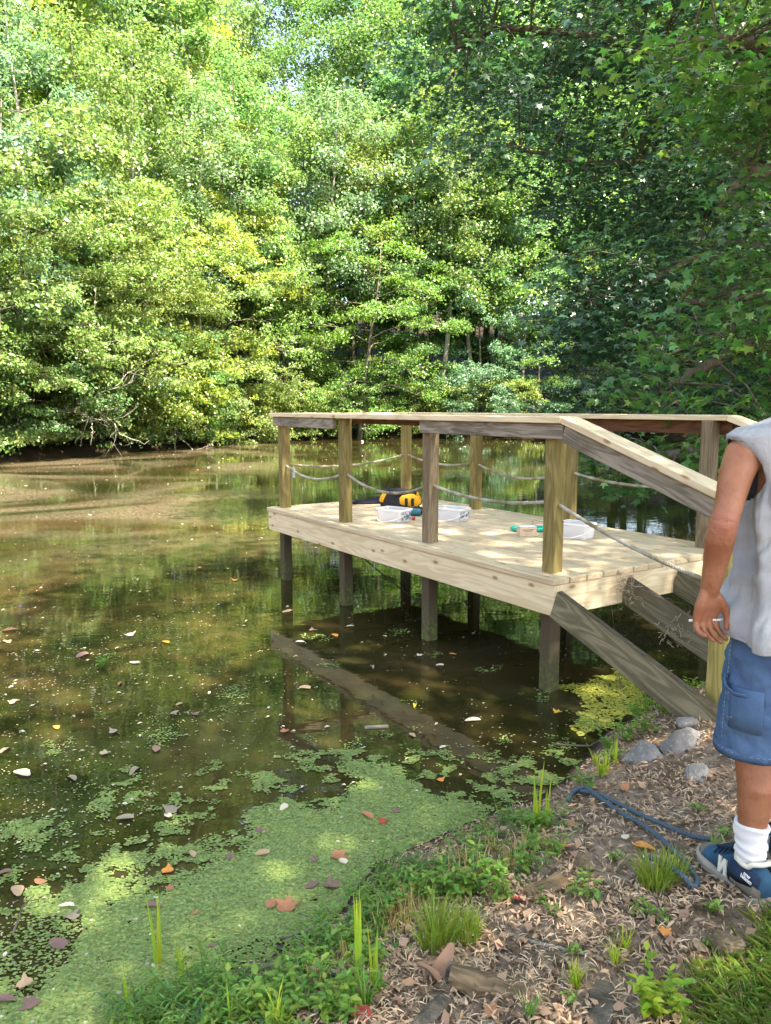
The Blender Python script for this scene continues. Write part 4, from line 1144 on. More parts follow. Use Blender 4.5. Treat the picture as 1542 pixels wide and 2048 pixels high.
# socks and shoes
M['sock'] = cloth_mat('white_sock', (.74, .75, .80), (.80, .80, .83), weave=300, bump=.15)
M['suede'] = cloth_mat('navy_suede', (.02, .035, .07), (.035, .065, .115), weave=200, bump=.15, blot=14)
M['bluesuede'] = cloth_mat('blue_suede', (.025, .075, .135), (.045, .115, .19), weave=200, bump=.15, blot=14)
M['greysuede'] = cloth_mat('grey_suede', (.13, .115, .09), (.19, .17, .14), weave=160, bump=.2, blot=20)
M['sole'] = plain('sole_foam', (.36, .31, .26), .75, .2, var=.12, scale=30, bump=.2)
M['cream'] = plain('cream_leather', (.66, .64, .54), .5, .3, var=.05)
def shoe_ring(x, h0, h1, w0, w1, n=22):
    """cross-section of the shoe at x: flat bottom at h0, rounded top at h1"""
    pts = []
    for k in range(n):
        a = -math.pi / 2 + 2 * math.pi * k / n
        s_, c_ = math.sin(a), math.cos(a)
        zf = (s_ + 1) / 2
        wd_ = (w0 * (1 - zf) + w1 * zf)
        pts.append((x, wd_ * math.copysign(abs(c_) ** .55, c_), h0 + (h1 - h0) * (0 if s_ < -.75 else zf)))
    return pts
def shoe(sgn):
    fx, y = (.0, .105) if sgn > 0 else (.10, -.105)
    root = empty('shoe'); root.parent = man; root.location = (fx, y, 0); root.rotation_euler = (0, 0, .10 if sgn > 0 else -.15); root.scale = (1.02, 1.12, 1.08)
    up = MB(); up.loft([shoe_ring(-.085, .035, .075, .022, .014), shoe_ring(-.078, .028, .098, .036, .026), shoe_ring(-.05, .025, .105, .041, .032), shoe_ring(-.01, .025, .100, .042, .034), shoe_ring(.03, .025, .104, .042, .030), shoe_ring(.07, .025, .098, .045, .028), shoe_ring(.11, .025, .080, .049, .030), shoe_ring(.15, .025, .064, .049, .032), shoe_ring(.18, .025, .054, .042, .026), shoe_ring(.198, .027, .045, .024, .014)])
    link('upper', up.mesh('upper'), M['bluesuede'], root)
    so = MB()
    prof = [(-.105, .010), (-.098, .030), (-.075, .042), (-.03, .042), (.03, .040), (.08, .046), (.13, .052), (.17, .047), (.195, .034), (.212, .014)]
    out = [(x, w_) for x, w_ in prof] + [(x, -w_) for x, w_ in prof[::-1]]
    hz = lambda x: (.036 - .010 * np.clip((x + .1) / .3, 0, 1)); tz = lambda x: .012 * max(0, (x - .13) / .08) ** 1.5
    so.loft([[(x * .985, w_ * .93, .0 + tz(x)) for x, w_ in out], [(x, w_, .006 + tz(x)) for x, w_ in out], [(x * 1.01, w_ * 1.03, hz(x) * .75 + tz(x)) for x, w_ in out], [(x * .99, w_ * .96, hz(x) + tz(x)) for x, w_ in out]], smooth=False)
    link('sole', so.mesh('sole'), M['sole'], root)
    mg = MB()
    for sd_ in (1, -1):
        mg.loft([[(x, sd_ * w_ * 1.02, .030), (x, sd_ * (w_ * 1.035), .045), (x, sd_ * w_ * .93, hh), (x, sd_ * w_ * .80, hh - .004), (x, sd_ * w_ * .8, .03)] for x, w_, hh in ((-.088, .030, .062), (-.07, .0405, .070), (-.03, .0435, .062), (.01, .043, .050), (.03, .042, .040))])
    link('heel_panel', mg.mesh('heel_panel'), M['greysuede'], root)
    tg = MB(); tg.loft([shoe_ring(.158, .024, .0605, .0488, .031), shoe_ring(.166, .024, .060, .047, .0305), shoe_ring(.188, .025, .053, .037, .022), shoe_ring(.2045, .026, .043, .020, .012)]); link('toe_cap', tg.mesh('toe_cap'), M['greysuede'], root)
    tn = MB(); tn.loft([[(x, -w_, z), (x, w_, z), (x + .006, w_ * .9, z + .006), (x + .006, -w_ * .9, z + .006)] for x, w_, z in ((.118, .02, .077), (.085, .023, .095), (.05, .026, .112), (.035, .028, .128))]); link('tongue', tn.mesh('tongue'), M['suede'], root)
    for k in range(4):
        x = .055 + .018 * k; z = .1085 - .0085 * k
        lc = MB(); lc.tube([(x, -.034, z - .014), (x + .003, -.015, z + .001), (x + .003, .015, z + .001), (x, .034, z - .014)], .0032, 6); link('lace', lc.mesh('lace'), M['suede'], root)
    cl = MB(); cl.tube([(.034 * math.cos(a) * 1.5 - .018, .034 * math.sin(a), .104 + .012 * math.cos(a) ** 2 + (.010 if math.cos(a) < -.6 else 0)) for a in [2 * math.pi * k / 28 for k in range(29)]], .0075, 8, False); link('collar', cl.mesh('collar'), M['cream'], root)
    sdm = MB()
    for sd_ in (1, -1):
        sdm.loft([[(x, sd_ * w_ * 1.0, z0), (x, sd_ * w_ * 1.03, (z0 + z1) / 2), (x, sd_ * w_ * .86, z1), (x, sd_ * w_ * .76, z1)] for x, w_, z0, z1 in ((-.084, .030, .058, .094), (-.066, .0395, .062, .101), (-.03, .0435, .052, .098), (.0, .0438, .043, .097), (.028, .0435, .034, .098))])
    link('side_panel', sdm.mesh('side_panel'), M['suede'], root)
    # the slanted letter on the side and the name on the heel
    for sd_ in (1, -1):
        em = MB()
        for (xa, za, xb, zb) in ((.040, .036, .050, .080), (.050, .080, .064, .036), (.064, .036, .072, .080)):
            nrm = Vector((0, sd_ * .0017, .0008)); w_ = .0052
            f_ = lambda x, z: Vector((x, sd_ * (.0468 + .05 * max(0, x - .045) - .20 * max(0, z - .038)), z))
            q_ = [f_(xa - w_, za), f_(xa + w_, za), f_(xb + w_, zb), f_(xb - w_, zb)]
            em.add([p + nrm for p in q_] + [p - nrm * 2 for p in q_], [(0, 1, 2, 3), (7, 6, 5, 4), (0, 4, 5, 1), (1, 5, 6, 2), (2, 6, 7, 3), (3, 7, 4, 0)])
        link('side_letter', em.mesh('side_letter'), M['cream'], root)
    for sd_ in (1, -1):
        for ln_, z in (('new', .0845), ('balance', .0735)):
            cu = bpy.data.curves.new('lettering', 'FONT'); cu.body = ln_; cu.size = .0155; cu.extrude = .0006; cu.align_x = 'CENTER'; cu.offset = .0004
            to = bpy.data.objects.new('tmp', cu); col.objects.link(to); dg = bpy.context.evaluated_depsgraph_get(); dg.update()
            tm = bpy.data.meshes.new_from_object(to.evaluated_get(dg)); bpy.data.objects.remove(to)
            o = link('lettering', tm, M['white'], root, (-.050, sd_ * (.0437 if z > .08 else .0452), z)); o.rotation_euler = (R(90 - 14), 0, R(180) if sd_ > 0 else 0)
            o['kind'] = 'stuff'
    sk = MB(); rings = []
    for z, r_ in ((.065, .042), (.095, .041), (.115, .040), (.128, .0405), (.134, .0455), (.142, .0455), (.148, .042), (.158, .043), (.164, .047), (.172, .0465), (.178, .043), (.188, .0445), (.196, .048), (.206, .049), (.212, .0475), (.226, .050), (.234, .0505), (.236, .046), (.2365, .040)):
        rings.append([(r_ * 1.12 * math.cos(a) - .002 + .004 * math.sin(z * 70), r_ * .95 * math.sin(a), z + .004 * math.sin(2 * a + z * 40)) for a in [2 * math.pi * k / 30 for k in range(30)]])
    sk.loft(rings); link('sock', sk.mesh('sock'), M['sock'], man, (fx, y, 0), (0, 0, .1 if sgn > 0 else -.15))
shoe(1); shoe(-1)
# white stick between thumb and fingers
W_, dn, ac, pn = HW
a_ = W_ + dn * .092 + ac * .058 + pn * .016; b_ = W_ + dn * .098 - ac * .042 - pn * .022
mb = MB(); mb.tube([man_m @ a_, man_m @ (a_.lerp(b_, .75)), man_m @ b_], .0040, 8)
o = link('white_stick', mb.mesh('white_stick'), M['white']); tag(o, 'thin white stick held in the fingers of the man', 'stick')

# ------------------------------------------------------------------ floating and fallen things
WET = [tuple(at(*q)[:2]) for q in ((-420, 2200), (-300, 1980), (0, 1868), (110, 1800), (190, 1765), (330, 1762), (400, 1735), (440, 1668), (480, 1612), (570, 1583), (660, 1600), (720, 1560), (690, 1530), (790, 1535), (850, 1575), (960, 1602), (1000, 1640), (960, 1700), (800, 1790), (700, 1900), (480, 2000), (300, 2120), (0, 2300))]
def patch(px, py, r): p = at(px, py); return (p.x, p.y, r)
PATCHES = [patch(*q) for q in ((545, 1550, .07), (262, 1712, .10), (190, 1765, .10), (470, 1388, .09), (640, 1272, .10), (800, 1265, .11), (660, 1330, .06), (455, 1420, .10), (320, 1470, .10), (230, 1580, .13), (330, 1690, .12), (380, 1715, .10), (830, 1408, .06), (1010, 1480, .06), (700, 1500, .10), (880, 1545, .08), (1060, 1545, .14), (1130, 1500, .12), (1180, 1440, .12), (980, 1340, .09), (1080, 1390, .08), (870, 1310, .07), (60, 1660, .10), (110, 1490, .08), (420, 1600, .09), (1000, 1585, .12))]
STAIRMAT = [tuple(at(*q)[:2]) for q in ((1125, 1372), (1180, 1352), (1260, 1335), (1330, 1345), (1420, 1400), (1330, 1420), (1260, 1440), (1200, 1470), (1150, 1480), (1160, 1420))]
def discs(C, r, g, zed=.003):
    n = len(C); k = 6
    a0 = g.uniform(0, 6.28, n)[:, None] + np.arange(k)[None] * 2 * math.pi / k
    rr = (r * g.uniform(.55, 1.3, n))[:, None] * (1 + .25 * np.cos(a0 * 2))
    tx, ty = g.normal(size=n) * .12, g.normal(size=n) * .12
    x, y = np.cos(a0) * rr, np.sin(a0) * rr
    z = zed + g.uniform(0, .003, n)[:, None] + np.maximum(-.002, x * tx[:, None] + y * ty[:, None])
    V = np.stack([C[:, :1] + x, C[:, 1:2] + y, z], -1).reshape(-1, 3)
    return V, np.arange(n * k).reshape(n, k)
q = np.random.default_rng(5)
def sample_mat(n, x0, x1, y0, y1):
    X = q.uniform(x0, x1, n); Y = q.uniform(y0, y1, n)
    sd_ = poly_sd(X, Y, WET) + (fbm(X * 3.5, Y * 3.5, 2) - .5) * .40
    fine = fbm(X * 16, Y * 16, 6, 3)
    dens = np.clip(-sd_ / .12, 0, 1) * np.clip((fine - .10) / .16, .12, 1)
    holes = fbm(X * 2.6 + 9, Y * 2.6, 12, 3); dens *= np.clip((holes - .22) / .06, .15, 1)
    fringe = np.clip(1 - np.maximum(sd_, 0) / .5, 0, 1) * np.clip((fine - .58) / .1, 0, 1) * .55
    d2 = np.maximum(dens, fringe)
    for (px, py, r) in PATCHES:
        dd = np.hypot(X - px, (Y - py) * .8) / r
        d2 = np.maximum(d2, np.clip(1.15 - dd + (fine - .5) * 1.6, 0, 1) * np.clip((fine - .42) / .14, 0, 1) * .9)
    land = poly_sd(X, Y, POND)
    d2 *= (land < .03)
    keep = q.uniform(0, 1, n) < d2
    return np.stack([X[keep], Y[keep]], -1)
C = np.concatenate([sample_mat(560000, -1.7, 1.25, 1.3, 3.7), sample_mat(90000, -2.0, 1.6, 3.7, 6.4)])
V, F = discs(C, .0050, q)
o = link('duckweed', np_mesh('duckweed', V, F), leaf_mat('duckweed_leaf', trans=.12, rough=.5, spec=.35, var=.5, warm=.3), None, color=(.185, .255, .075)); tag(o, 'pale green duckweed mat floating along the near shore', 'duckweed', kind='stuff')
X = q.uniform(1.0, 2.1, 40000); Y = q.uniform(3.4, 5.2, 40000)
sd_ = poly_sd(X, Y, STAIRMAT) + (fbm(X * 7, Y * 7, 3) - .5) * .2
k = (q.uniform(0, 1, len(X)) < np.clip(-sd_ / .06, 0, 1) * np.clip((fbm(X * 15, Y * 15, 4, 3) - .22) / .15, 0, 1)) & (poly_sd(X, Y, POND) < .03)
V, F = discs(np.stack([X[k], Y[k]], -1), .0065, q)
o = link('algae_scum', np_mesh('algae_scum', V, F), leaf_mat('algae', trans=.1, rough=.6, spec=.3, var=.35, warm=.3), None, color=(.36, .38, .07)); tag(o, 'bright yellow-green algae scum on the water under the stair stringers', 'algae', kind='stuff')
# drifting specks: seeds, husks, dust
def specks(n):
    u = q.uniform(0, 1, n) ** .8; Y = 1.9 / (1 - u * .955); X = q.uniform(-.62, .56, n) * Y
    dn = fbm(X * .5 + 3, Y * .33, 22, 4) * .65 + fbm(X * 2.4, Y * 1.7, 25, 3) * .35
    k = (q.uniform(0, 1, n) < np.clip((dn - .38) / .28, .04, 1)) & (poly_sd(X, Y, POND) < -.02) & (Y < 40) & (q.uniform(0, 1, n) < np.where(Y < 4.5, .5, 1.0))
    return X[k], Y[k]
X, Y = specks(26000)
Cn = np.stack([X, Y, np.full(len(X), .004)], -1)
N = unit(np.array([0, 0, 1.0]) + q.normal(size=Cn.shape) * .10)
V, F = leaf_cards(Cn, N, .0075 + .0017 * Y, q, ratio=.5, fold=.05)
o = link('floating_specks', np_mesh('floating_specks', V, F), M['dry'], None, color=(.36, .32, .20)); tag(o, 'pale seed husks and dust flecks drifting on the open water', 'debris', kind='stuff')
big = q.uniform(0, 1, len(X)) < .07
V, F = leaf_cards(Cn[big] + np.array([.01, .01, .002]), N[big], .014 + .0030 * Y[big], q, ratio=.6, fold=.08)
o = link('floating_flakes', np_mesh('floating_flakes', V, F), M['dry'], None, color=(.52, .48, .36)); tag(o, 'larger pale petals and leaf bits scattered over the open water', 'debris', kind='stuff')

# single fallen leaves
def maple_leaf(seed, curl):
    g_ = np.random.default_rng(seed); n = 22; V = [(0, 0, .004)]
    for k in range(n):
        a = 2 * math.pi * k / n; lobes = abs(math.cos(2.5 * (a - .2))) ** .8
        r = .5 * (.62 + .38 * lobes) * g_.uniform(.88, 1.08) * (1 if abs(a - math.pi) > .35 else .6)
        V.append((r * math.cos(a), r * .85 * math.sin(a), curl * (r * 1.6) ** 2 * (math.sin(2 * a + seed) * .5 + .55) + .003))
    V.append((-.62, .02, .01)); V.append((-.62, .0, .01)); V.append((-.3, 0, .004))
    F = [(0, 1 + k, 1 + (k + 1) % n) for k in range(n)] + [(n + 1, n + 2, n + 3)]
    return np_mesh('fallen_leaf', V, F)
def oval_leaf(seed, curl, ratio):
    V = [(0, 0, .0)]; n = 14
    for k in range(n):
        a = 2 * math.pi * k / n; r = .5 * (1 - .12 * math.sin(3 * a + seed))
        V.append((r * math.cos(a) * (1.15 if math.cos(a) > .9 else 1), r * ratio * math.sin(a), .004 + curl * (abs(math.sin(a)) ** 1.5 * .35 + .2 * math.cos(a) ** 2 * math.sin(a * .5 + seed))))
    return np_mesh('fallen_leaf', V, [(0, 1 + k, 1 + (k + 1) % n) for k in range(n)])
LF = [oval_leaf(1, .22, .55), oval_leaf(2, .30, .7), maple_leaf(3, .22), oval_leaf(4, .4, .42), maple_leaf(1, .35), oval_leaf(6, .12, .62), maple_leaf(5, .45)]
for m_ in LF: m_.materials.append(M['dry'])
LC = {'rust': (.36, .18, .09, 'rust-brown'), 'tan': (.42, .30, .18, 'pale tan'), 'plum': (.20, .125, .105, 'purplish brown'), 'orange': (.60, .27, .06, 'orange'), 'grey': (.27, .23, .17, 'greyish'), 'yellow': (.62, .42, .06, 'yellow'), 'red': (.36, .08, .05, 'red'), 'cream': (.62, .55, .40, 'cream')}
gl = random.Random(3)
def drop_leaf(px, py, size_px, cname, where='water'):
    z = .006 if where == 'water' else .25
    p = at(px, py, z)
    if where != 'water':
        for _ in range(4): z = gz(p.x, p.y); p = at(px, py, z)
        p.z = z + .012
    s_ = size_px / F_PX * math.hypot(p.x, p.y, CAM_H - p.z)
    o = link('fallen_leaf', gl.choice(LF[1:6]) if where != 'water' else gl.choice(LF[:6]), None, None, p, (gl.uniform(-.12, .12) if where != 'water' else 0, gl.uniform(-.12, .12) if where != 'water' else 0, gl.uniform(0, 6.28)), LC[cname][:3])
    s_ *= .74; o.scale = (s_, s_, s_)
    if where == 'mat': pass
    lab = {'water': '%s fallen leaf floating on the open water', 'weed': '%s fallen leaf lying on the duckweed mat', 'land': '%s fallen leaf lying on the mulch of the bank', 'deckside': '%s fallen leaf floating in the dark water under the deck'}
    return o, lab
def leaf_at(lst, where, kind):
    for (px, py, s_, c) in lst:
        o, lab = drop_leaf(px, py, s_, c, where); tag(o, lab[kind] % LC[c][3], 'leaf', {'water': 'leaves floating on the open pond', 'weed': 'leaves on the duckweed mat', 'land': 'leaves on the bank', 'deckside': 'leaves under the deck'}[kind])
leaf_at([(20, 1260, 34, 'rust'), (15, 1283, 26, 'tan'), (470, 1160, 22, 'orange'), (258, 1270, 34, 'cream'), (332, 1284, 24, 'yellow'), (240, 1366, 22, 'rust'), (165, 1310, 36, 'plum'), (270, 1325, 26, 'cream'), (25, 1405, 22, 'cream'), (113, 1454, 24, 'orange'), (30, 1402, 22, 'tan'), (228, 1463, 30, 'grey'), (350, 1425, 26, 'grey'), (358, 1408, 20, 'tan'), (390, 1428, 24, 'plum'), (312, 1497, 36, 'plum'), (210, 1506, 30, 'grey'), (45, 1545, 46, 'cream'), (270, 1540, 40, 'grey'), (145, 1556, 32, 'grey'), (345, 1620, 52, 'grey'), (335, 1630, 24, 'cream'), (250, 1635, 40, 'grey'), (10, 1500, 30, 'grey'), (80, 1763, 30, 'rust'), (35, 1780, 42, 'tan'), (135, 1812, 36, 'cream'), (10, 1745, 34, 'plum'), (145, 1832, 40, 'grey'), (335, 1742, 36, 'orange'), (340, 1775, 26, 'rust'), (385, 1707, 28, 'tan'), (395, 940, 8, 'orange'), (520, 1080, 10, 'rust'), (400, 1135, 12, 'rust'), (180, 1030, 10, 'cream'), (575, 1222, 30, 'tan')], 'water', 'water')
leaf_at([(670, 1270, 26, 'orange'), (625, 1260, 22, 'tan'), (700, 1252, 20, 'cream'), (600, 1283, 24, 'cream'), (770, 1272, 14, 'cream'), (905, 1308, 22, 'orange'), (880, 1330, 20, 'cream'), (745, 1333, 24, 'grey'), (945, 1440, 40, 'cream'), (1115, 1424, 30, 'yellow'), (830, 1410, 26, 'yellow'), (840, 1310, 22, 'cream'), (570, 1462, 28, 'rust'), (825, 1470, 26, 'tan'), (885, 1494, 20, 'cream'), (880, 1560, 26, 'orange'), (610, 1375, 30, 'tan')], 'water', 'deckside')
leaf_at([(575, 1810, 68, 'rust'), (545, 1806, 40, 'rust'), (677, 1712, 50, 'rust'), (685, 1722, 28, 'cream'), (735, 1632, 46, 'rust'), (768, 1643, 34, 'red'), (663, 1770, 52, 'plum'), (624, 1770, 40, 'plum'), (628, 1720, 28, 'plum'), (568, 1613, 32, 'cream'), (115, 1888, 46, 'plum'), (305, 1812, 46, 'plum'), (50, 1968, 42, 'tan'), (60, 2008, 50, 'plum'), (10, 2000, 50, 'plum'), (390, 1825, 22, 'rust'), (425, 1890, 22, 'plum'), (525, 1706, 34, 'tan'), (790, 1620, 28, 'plum'), (460, 1712, 30, 'plum'), (520, 1660, 30, 'plum')], 'water', 'weed')
leaf_at([(735, 1848, 46, 'orange'), (1288, 1700, 50, 'orange'), (1250, 1580, 34, 'rust'), (1190, 1665, 36, 'tan'), (1145, 1655, 40, 'rust'), (1040, 1803, 40, 'red'), (1330, 1870, 36, 'orange'), (725, 2040, 60, 'red'), (440, 2010, 30, 'orange'), (575, 2005, 30, 'rust'), (1130, 1700, 46, 'rust'), (985, 2030, 50, 'rust'), (1075, 1880, 30, 'tan'), (1400, 1900, 40, 'tan'), (1360, 1450, 28, 'tan'), (1250, 1680, 28, 'cream'), (920, 1960, 36, 'tan')], 'land', 'land')

# ------------------------------------------------------------------ mulch: chips, needles and litter nobody could count
def chips(n, size, seed, color, name, label, ratio, band=None, zlift=.004):
    g_ = np.random.default_rng(seed)
    u = g_.uniform(0, 1, n); Y = 1.15 + 4.6 * u ** 1.35; X = g_.uniform(-.45, .62, n) * (Y + .25)
    d = poly_sd(X, Y, POND)
    cl = fbm(X * 5, Y * 5, seed + 3, 3)
    k = (d > .06) & (g_.uniform(0, 1, n) < np.clip((cl - .25) / .25, .15, 1)); X, Y = X[k], Y[k]
    C = np.stack([X, Y, ground_z(X, Y) + zlift + g_.uniform(0, .012, len(X))], -1)
    N = unit(np.array([0, 0, 1.0]) + g_.normal(size=C.shape) * .38)
    V, F = leaf_cards(C, N, size, g_, ratio=ratio, fold=.10)
    o = link(name, np_mesh(name, V, F), M['dry'], None, color=color); tag(o, label, 'mulch', kind='stuff')
chips(46000, .028, 71, (.47, .325, .215), 'wood_mulch', 'shredded brown wood mulch covering the bank', .30)
chips(26000, .036, 72, (.58, .45, .31), 'straw_litter', 'pale straw and splinters strewn over the bank mulch', .08, zlift=.008)
chips(9000, .024, 73, (.12, .08, .055), 'bark_litter', 'dark bark crumbs strewn through the bank mulch', .55)
chips(1300, .040, 74, (.36, .23, .15), 'leaf_litter', 'dry curled leaf litter scattered over the bank mulch', .6, zlift=.012)

# ------------------------------------------------------------------ weeds and grass
def blades(n, h0, h1, w_, spread, lean, seed, droop=.5, seg=4, r0=.02):
    g_ = np.random.default_rng(seed); V = []; F = []
    for k in range(n):
        a = g_.uniform(0, 6.28); b = np.array([math.cos(a), math.sin(a), 0]) * r0 * math.sqrt(g_.uniform()); az = g_.uniform(0, 6.28) if spread > .5 else a + g_.normal() * .5
        h = g_.uniform(h0, h1); out = h * (lean + g_.uniform(0, spread)); d = np.array([math.cos(az), math.sin(az), 0]); sd_ = np.array([-d[1], d[0], 0]); sd_ = sd_ * math.cos(g_.uniform(0, 3)) + d * .3; sd_ /= np.linalg.norm(sd_)
        o = len(V)
        for s_ in range(seg + 1):
            t_ = s_ / seg; c = b + d * out * t_ ** 1.7 + np.array([0, 0, h * (t_ - droop * .5 * t_ ** 3 * min(1, out / h))]); ww = w_ * (1 - t_ ** 2.2) * .5 + .0003
            V.append(c - sd_ * ww); V.append(c + sd_ * ww)
        for s_ in range(seg): F.append((o + 2 * s_, o + 2 * s_ + 1, o + 2 * s_ + 3, o + 2 * s_ + 2))
    return V, F
def leafy(nst, h0, h1, ll, lw, pairs, seed, spread=.5, creeping=False):
    """stems with opposite pointed leaves; returns stems MB, leaf V, F"""
    g_ = np.random.default_rng(seed); st = MB(); V = []; F = []
    for k in range(nst):
        a = g_.uniform(0, 6.28); h = g_.uniform(h0, h1); d = np.array([math.cos(a), math.sin(a), 0]); b = d * g_.uniform(0, .04)
        tip = b + d * h * (spread * g_.uniform(.3, 1.4) * (2.2 if creeping else 1)) + np.array([0, 0, h * (g_.uniform(.35, .7) if creeping else 1)])
        mid = (b + tip) / 2 + np.array([0, 0, h * .12]) + g_.normal(size=3) * .008
        st.tube([b, mid, tip], [.0028, .0022, .0014], 4, cap=False)
        for p_ in range(pairs):
            t_ = .25 + .75 * (p_ + 1) / pairs; c = (1 - t_) ** 2 * b + 2 * t_ * (1 - t_) * mid + t_ * t_ * tip; ph = p_ * 1.57 + g_.uniform(-.4, .4)
            for sg in ((1, -1) if p_ < pairs - 1 else (1, -1, .4)):
                az = a + ph + (math.pi / 2 if sg > 0 else -math.pi / 2) + g_.uniform(-.3, .3); L = ll * g_.uniform(.6, 1.2) * (1 - .25 * t_); up = g_.uniform(-.1, .6)
                dd = np.array([math.cos(az), math.sin(az), up]); dd /= np.linalg.norm(dd); sd_ = np.cross(dd, [0, 0, 1.0]); sd_ /= np.linalg.norm(sd_); nn = np.cross(sd_, dd)
                W2 = lw * L / ll / 2; o = len(V)
                V += [c, c + dd * L * .35 + sd_ * W2 + nn * W2 * .25, c + dd * L * .40 - nn * W2 * .2, c + dd * L * .35 - sd_ * W2 + nn * W2 * .25, c + dd * L * .72 + sd_ * W2 * .62 + nn * .0, c + dd * L * .75 - sd_ * W2 * .62, c + dd * L - np.array([0, 0, .12 * L])]
                F += [(o, o + 1, o + 2), (o, o + 2, o + 3), (o + 1, o + 4, o + 2), (o + 2, o + 5, o + 3), (o + 2, o + 4, o + 6), (o + 2, o + 6, o + 5)]
    return st, V, F
PL = {}
def proto_leafy(key, n, *a, **kw):
    PL[key] = []
    for v in range(n):
        st, V, F = leafy(*a, seed=300 + v * 7 + len(key), **kw); PL[key].append((st.mesh('stems'), np_mesh('leaves', V, F)))
        PL[key][-1][0].materials.append(M['weed']); PL[key][-1][1].materials.append(M['weed'])
proto_leafy('broad', 3, 7, .06, .15, .060, .030, 4)
proto_leafy('creep', 4, 15, .05, .13, .046, .0120, 5, spread=.8, creeping=True)
proto_leafy('seed', 3, 4, .02, .05, .030, .020, 2)
GB = {}
def proto_blades(key, n, *a, **kw):
    GB[key] = []
    for v in range(n):
        V, F = blades(*a, seed=500 + v * 11 + len(key), **kw); m_ = np_mesh('blades', V, F); m_.materials.append(M['weed']); GB[key].append(m_)
proto_blades('tuft', 2, 230, .08, .17, .0032, .45, .12, droop=.9, r0=.055)
proto_blades('clump', 3, 34, .06, .15, .0055, .55, .12, droop=.7, r0=.02)
proto_blades('reed', 3, 5, .16, .30, .013, .08, .02, droop=.1, r0=.016)
proto_blades('stubble', 2, 30, .03, .09, .0045, .35, .05, droop=.2, r0=.05)
gw = random.Random(17)
def ground_at(px, py):
    z = .2; p = at(px, py, z)
    for _ in range(6): z = gz(p.x, p.y); p = at(px, py, z)
    return Vector((p.x, p.y, z - .004))
def weed(key, px, py, s_, color, label, group, name=None):
    p = ground_at(px, py)
    if p.z < -.01: p.z = -.01
    if key in PL:
        root = empty(name or 'weed', p, gw.uniform(0, 6.28)); a, b = gw.choice(PL[key]); link('stems', a, None, root, color=tuple(q_ * .7 for q_ in color)); link('leaves', b, None, root, color=color); root.scale = (s_,) * 3; tag(root, label, 'weed', group)
    else:
        root = link(name or 'grass_tuft', gw.choice(GB[key]), None, None, p, (0, 0, gw.uniform(0, 6.28)), color); root.scale = (s_,) * 3; tag(root, label, 'grass', group)
    return root
G1, G2, G3, G4 = (.14, .28, .055), (.18, .33, .06), (.11, .24, .065), (.30, .40, .045)
def along(pts, n, jx, jy):
    for k in range(n):
        t_ = (k + gw.random()) / n * (len(pts) - 1); i = min(int(t_), len(pts) - 2); f = t_ - i
        yield (pts[i][0] * (1 - f) + pts[i + 1][0] * f + gw.uniform(-jx, jx), pts[i][1] * (1 - f) + pts[i + 1][1] * f + gw.uniform(-jy, jy))
SHORE = [(250, 2085), (360, 2050), (480, 2005), (600, 1955), (690, 1895), (740, 1830), (810, 1785), (900, 1735), (990, 1690), (1080, 1640)]
for (x, y) in along(SHORE, 46, 55, 36): weed('creep', x, y, gw.uniform(.5, .9), gw.choice([G1, G1, G2, G3]), 'narrow-leaved creeping weed spilling over the shoreline', 'creeping weeds on the shoreline')
for (x, y) in along([(300, 2060), (420, 2030), (560, 2040)], 20, 110, 40): weed('creep', x, y, gw.uniform(.55, .9), gw.choice([G1, G2, G3]), 'narrow-leaved creeping weed spilling over the shoreline', 'creeping weeds on the shoreline')
for (x, y) in along([(640, 1960), (760, 1880), (820, 1820), (930, 1780), (1010, 1760), (1060, 1690), (1110, 1640)], 18, 45, 40): weed('broad', x, y, gw.uniform(.45, .75), gw.choice([G1, G2, G2]), 'leafy broad-leaved weed growing at the mulch edge', 'broad-leaved weeds along the mulch edge')
for (x, y) in ((520, 2030), (600, 2010), (450, 2040), (660, 2040), (690, 2010), (560, 2045)): weed('broad', x, y, gw.uniform(.6, .9), G2, 'leafy broad-leaved weed growing at the mulch edge', 'broad-leaved weeds along the mulch edge')
for (x, y, s_) in ((1275, 1440, 1.1), (1300, 1415, 1.2), (1340, 1400, 1.0), (1250, 1480, .9), (1215, 1500, .8), (1330, 1430, 1.0), (1225, 1525, .7), (1290, 1470, 1.0), (1170, 1580, .8), (1385, 1385, .9)): weed('broad', x, y, s_ * .7, gw.choice([G1, G2]), 'bright weed sprouting between the grey stones and the stair stringer', 'weeds beside the stones')
for (x, y, s_) in ((1310, 1775, .85), (1345, 1760, .7), (870, 1890, .95), (930, 1880, .75)): weed('tuft', x, y, s_, (.22, .30, .05), 'fine-bladed yellow-green grass tuft on the mulch', 'fine grass tufts')
for (x, y, s_) in ((322, 1968, .95), (365, 1975, .6), (255, 2030, .55), (715, 1965, 1.0), (745, 1975, .7), (1075, 1660, .95), (1095, 1655, .7), (1230, 1530, .55), (1215, 1545, .5), (460, 2060, .5)): weed('reed', x, y, s_, G4, 'upright yellow-green strap leaves at the shoreline', 'strap-leaved plants at the shoreline', 'strap_leaf_plant')
for (x, y, s_) in ((1205, 1550, .9), (1190, 1530, .7), (1150, 1975, .7), (1250, 1900, .6), (1060, 2040, .65), (1230, 1930, .6), (560, 2060, .9), (730, 2010, .9), (760, 1985, .7), (1430, 1700, .6)): weed('clump', x, y, s_, gw.choice([G1, G2, G4]), 'small green grass clump poking through the mulch', 'grass clumps in the mulch')
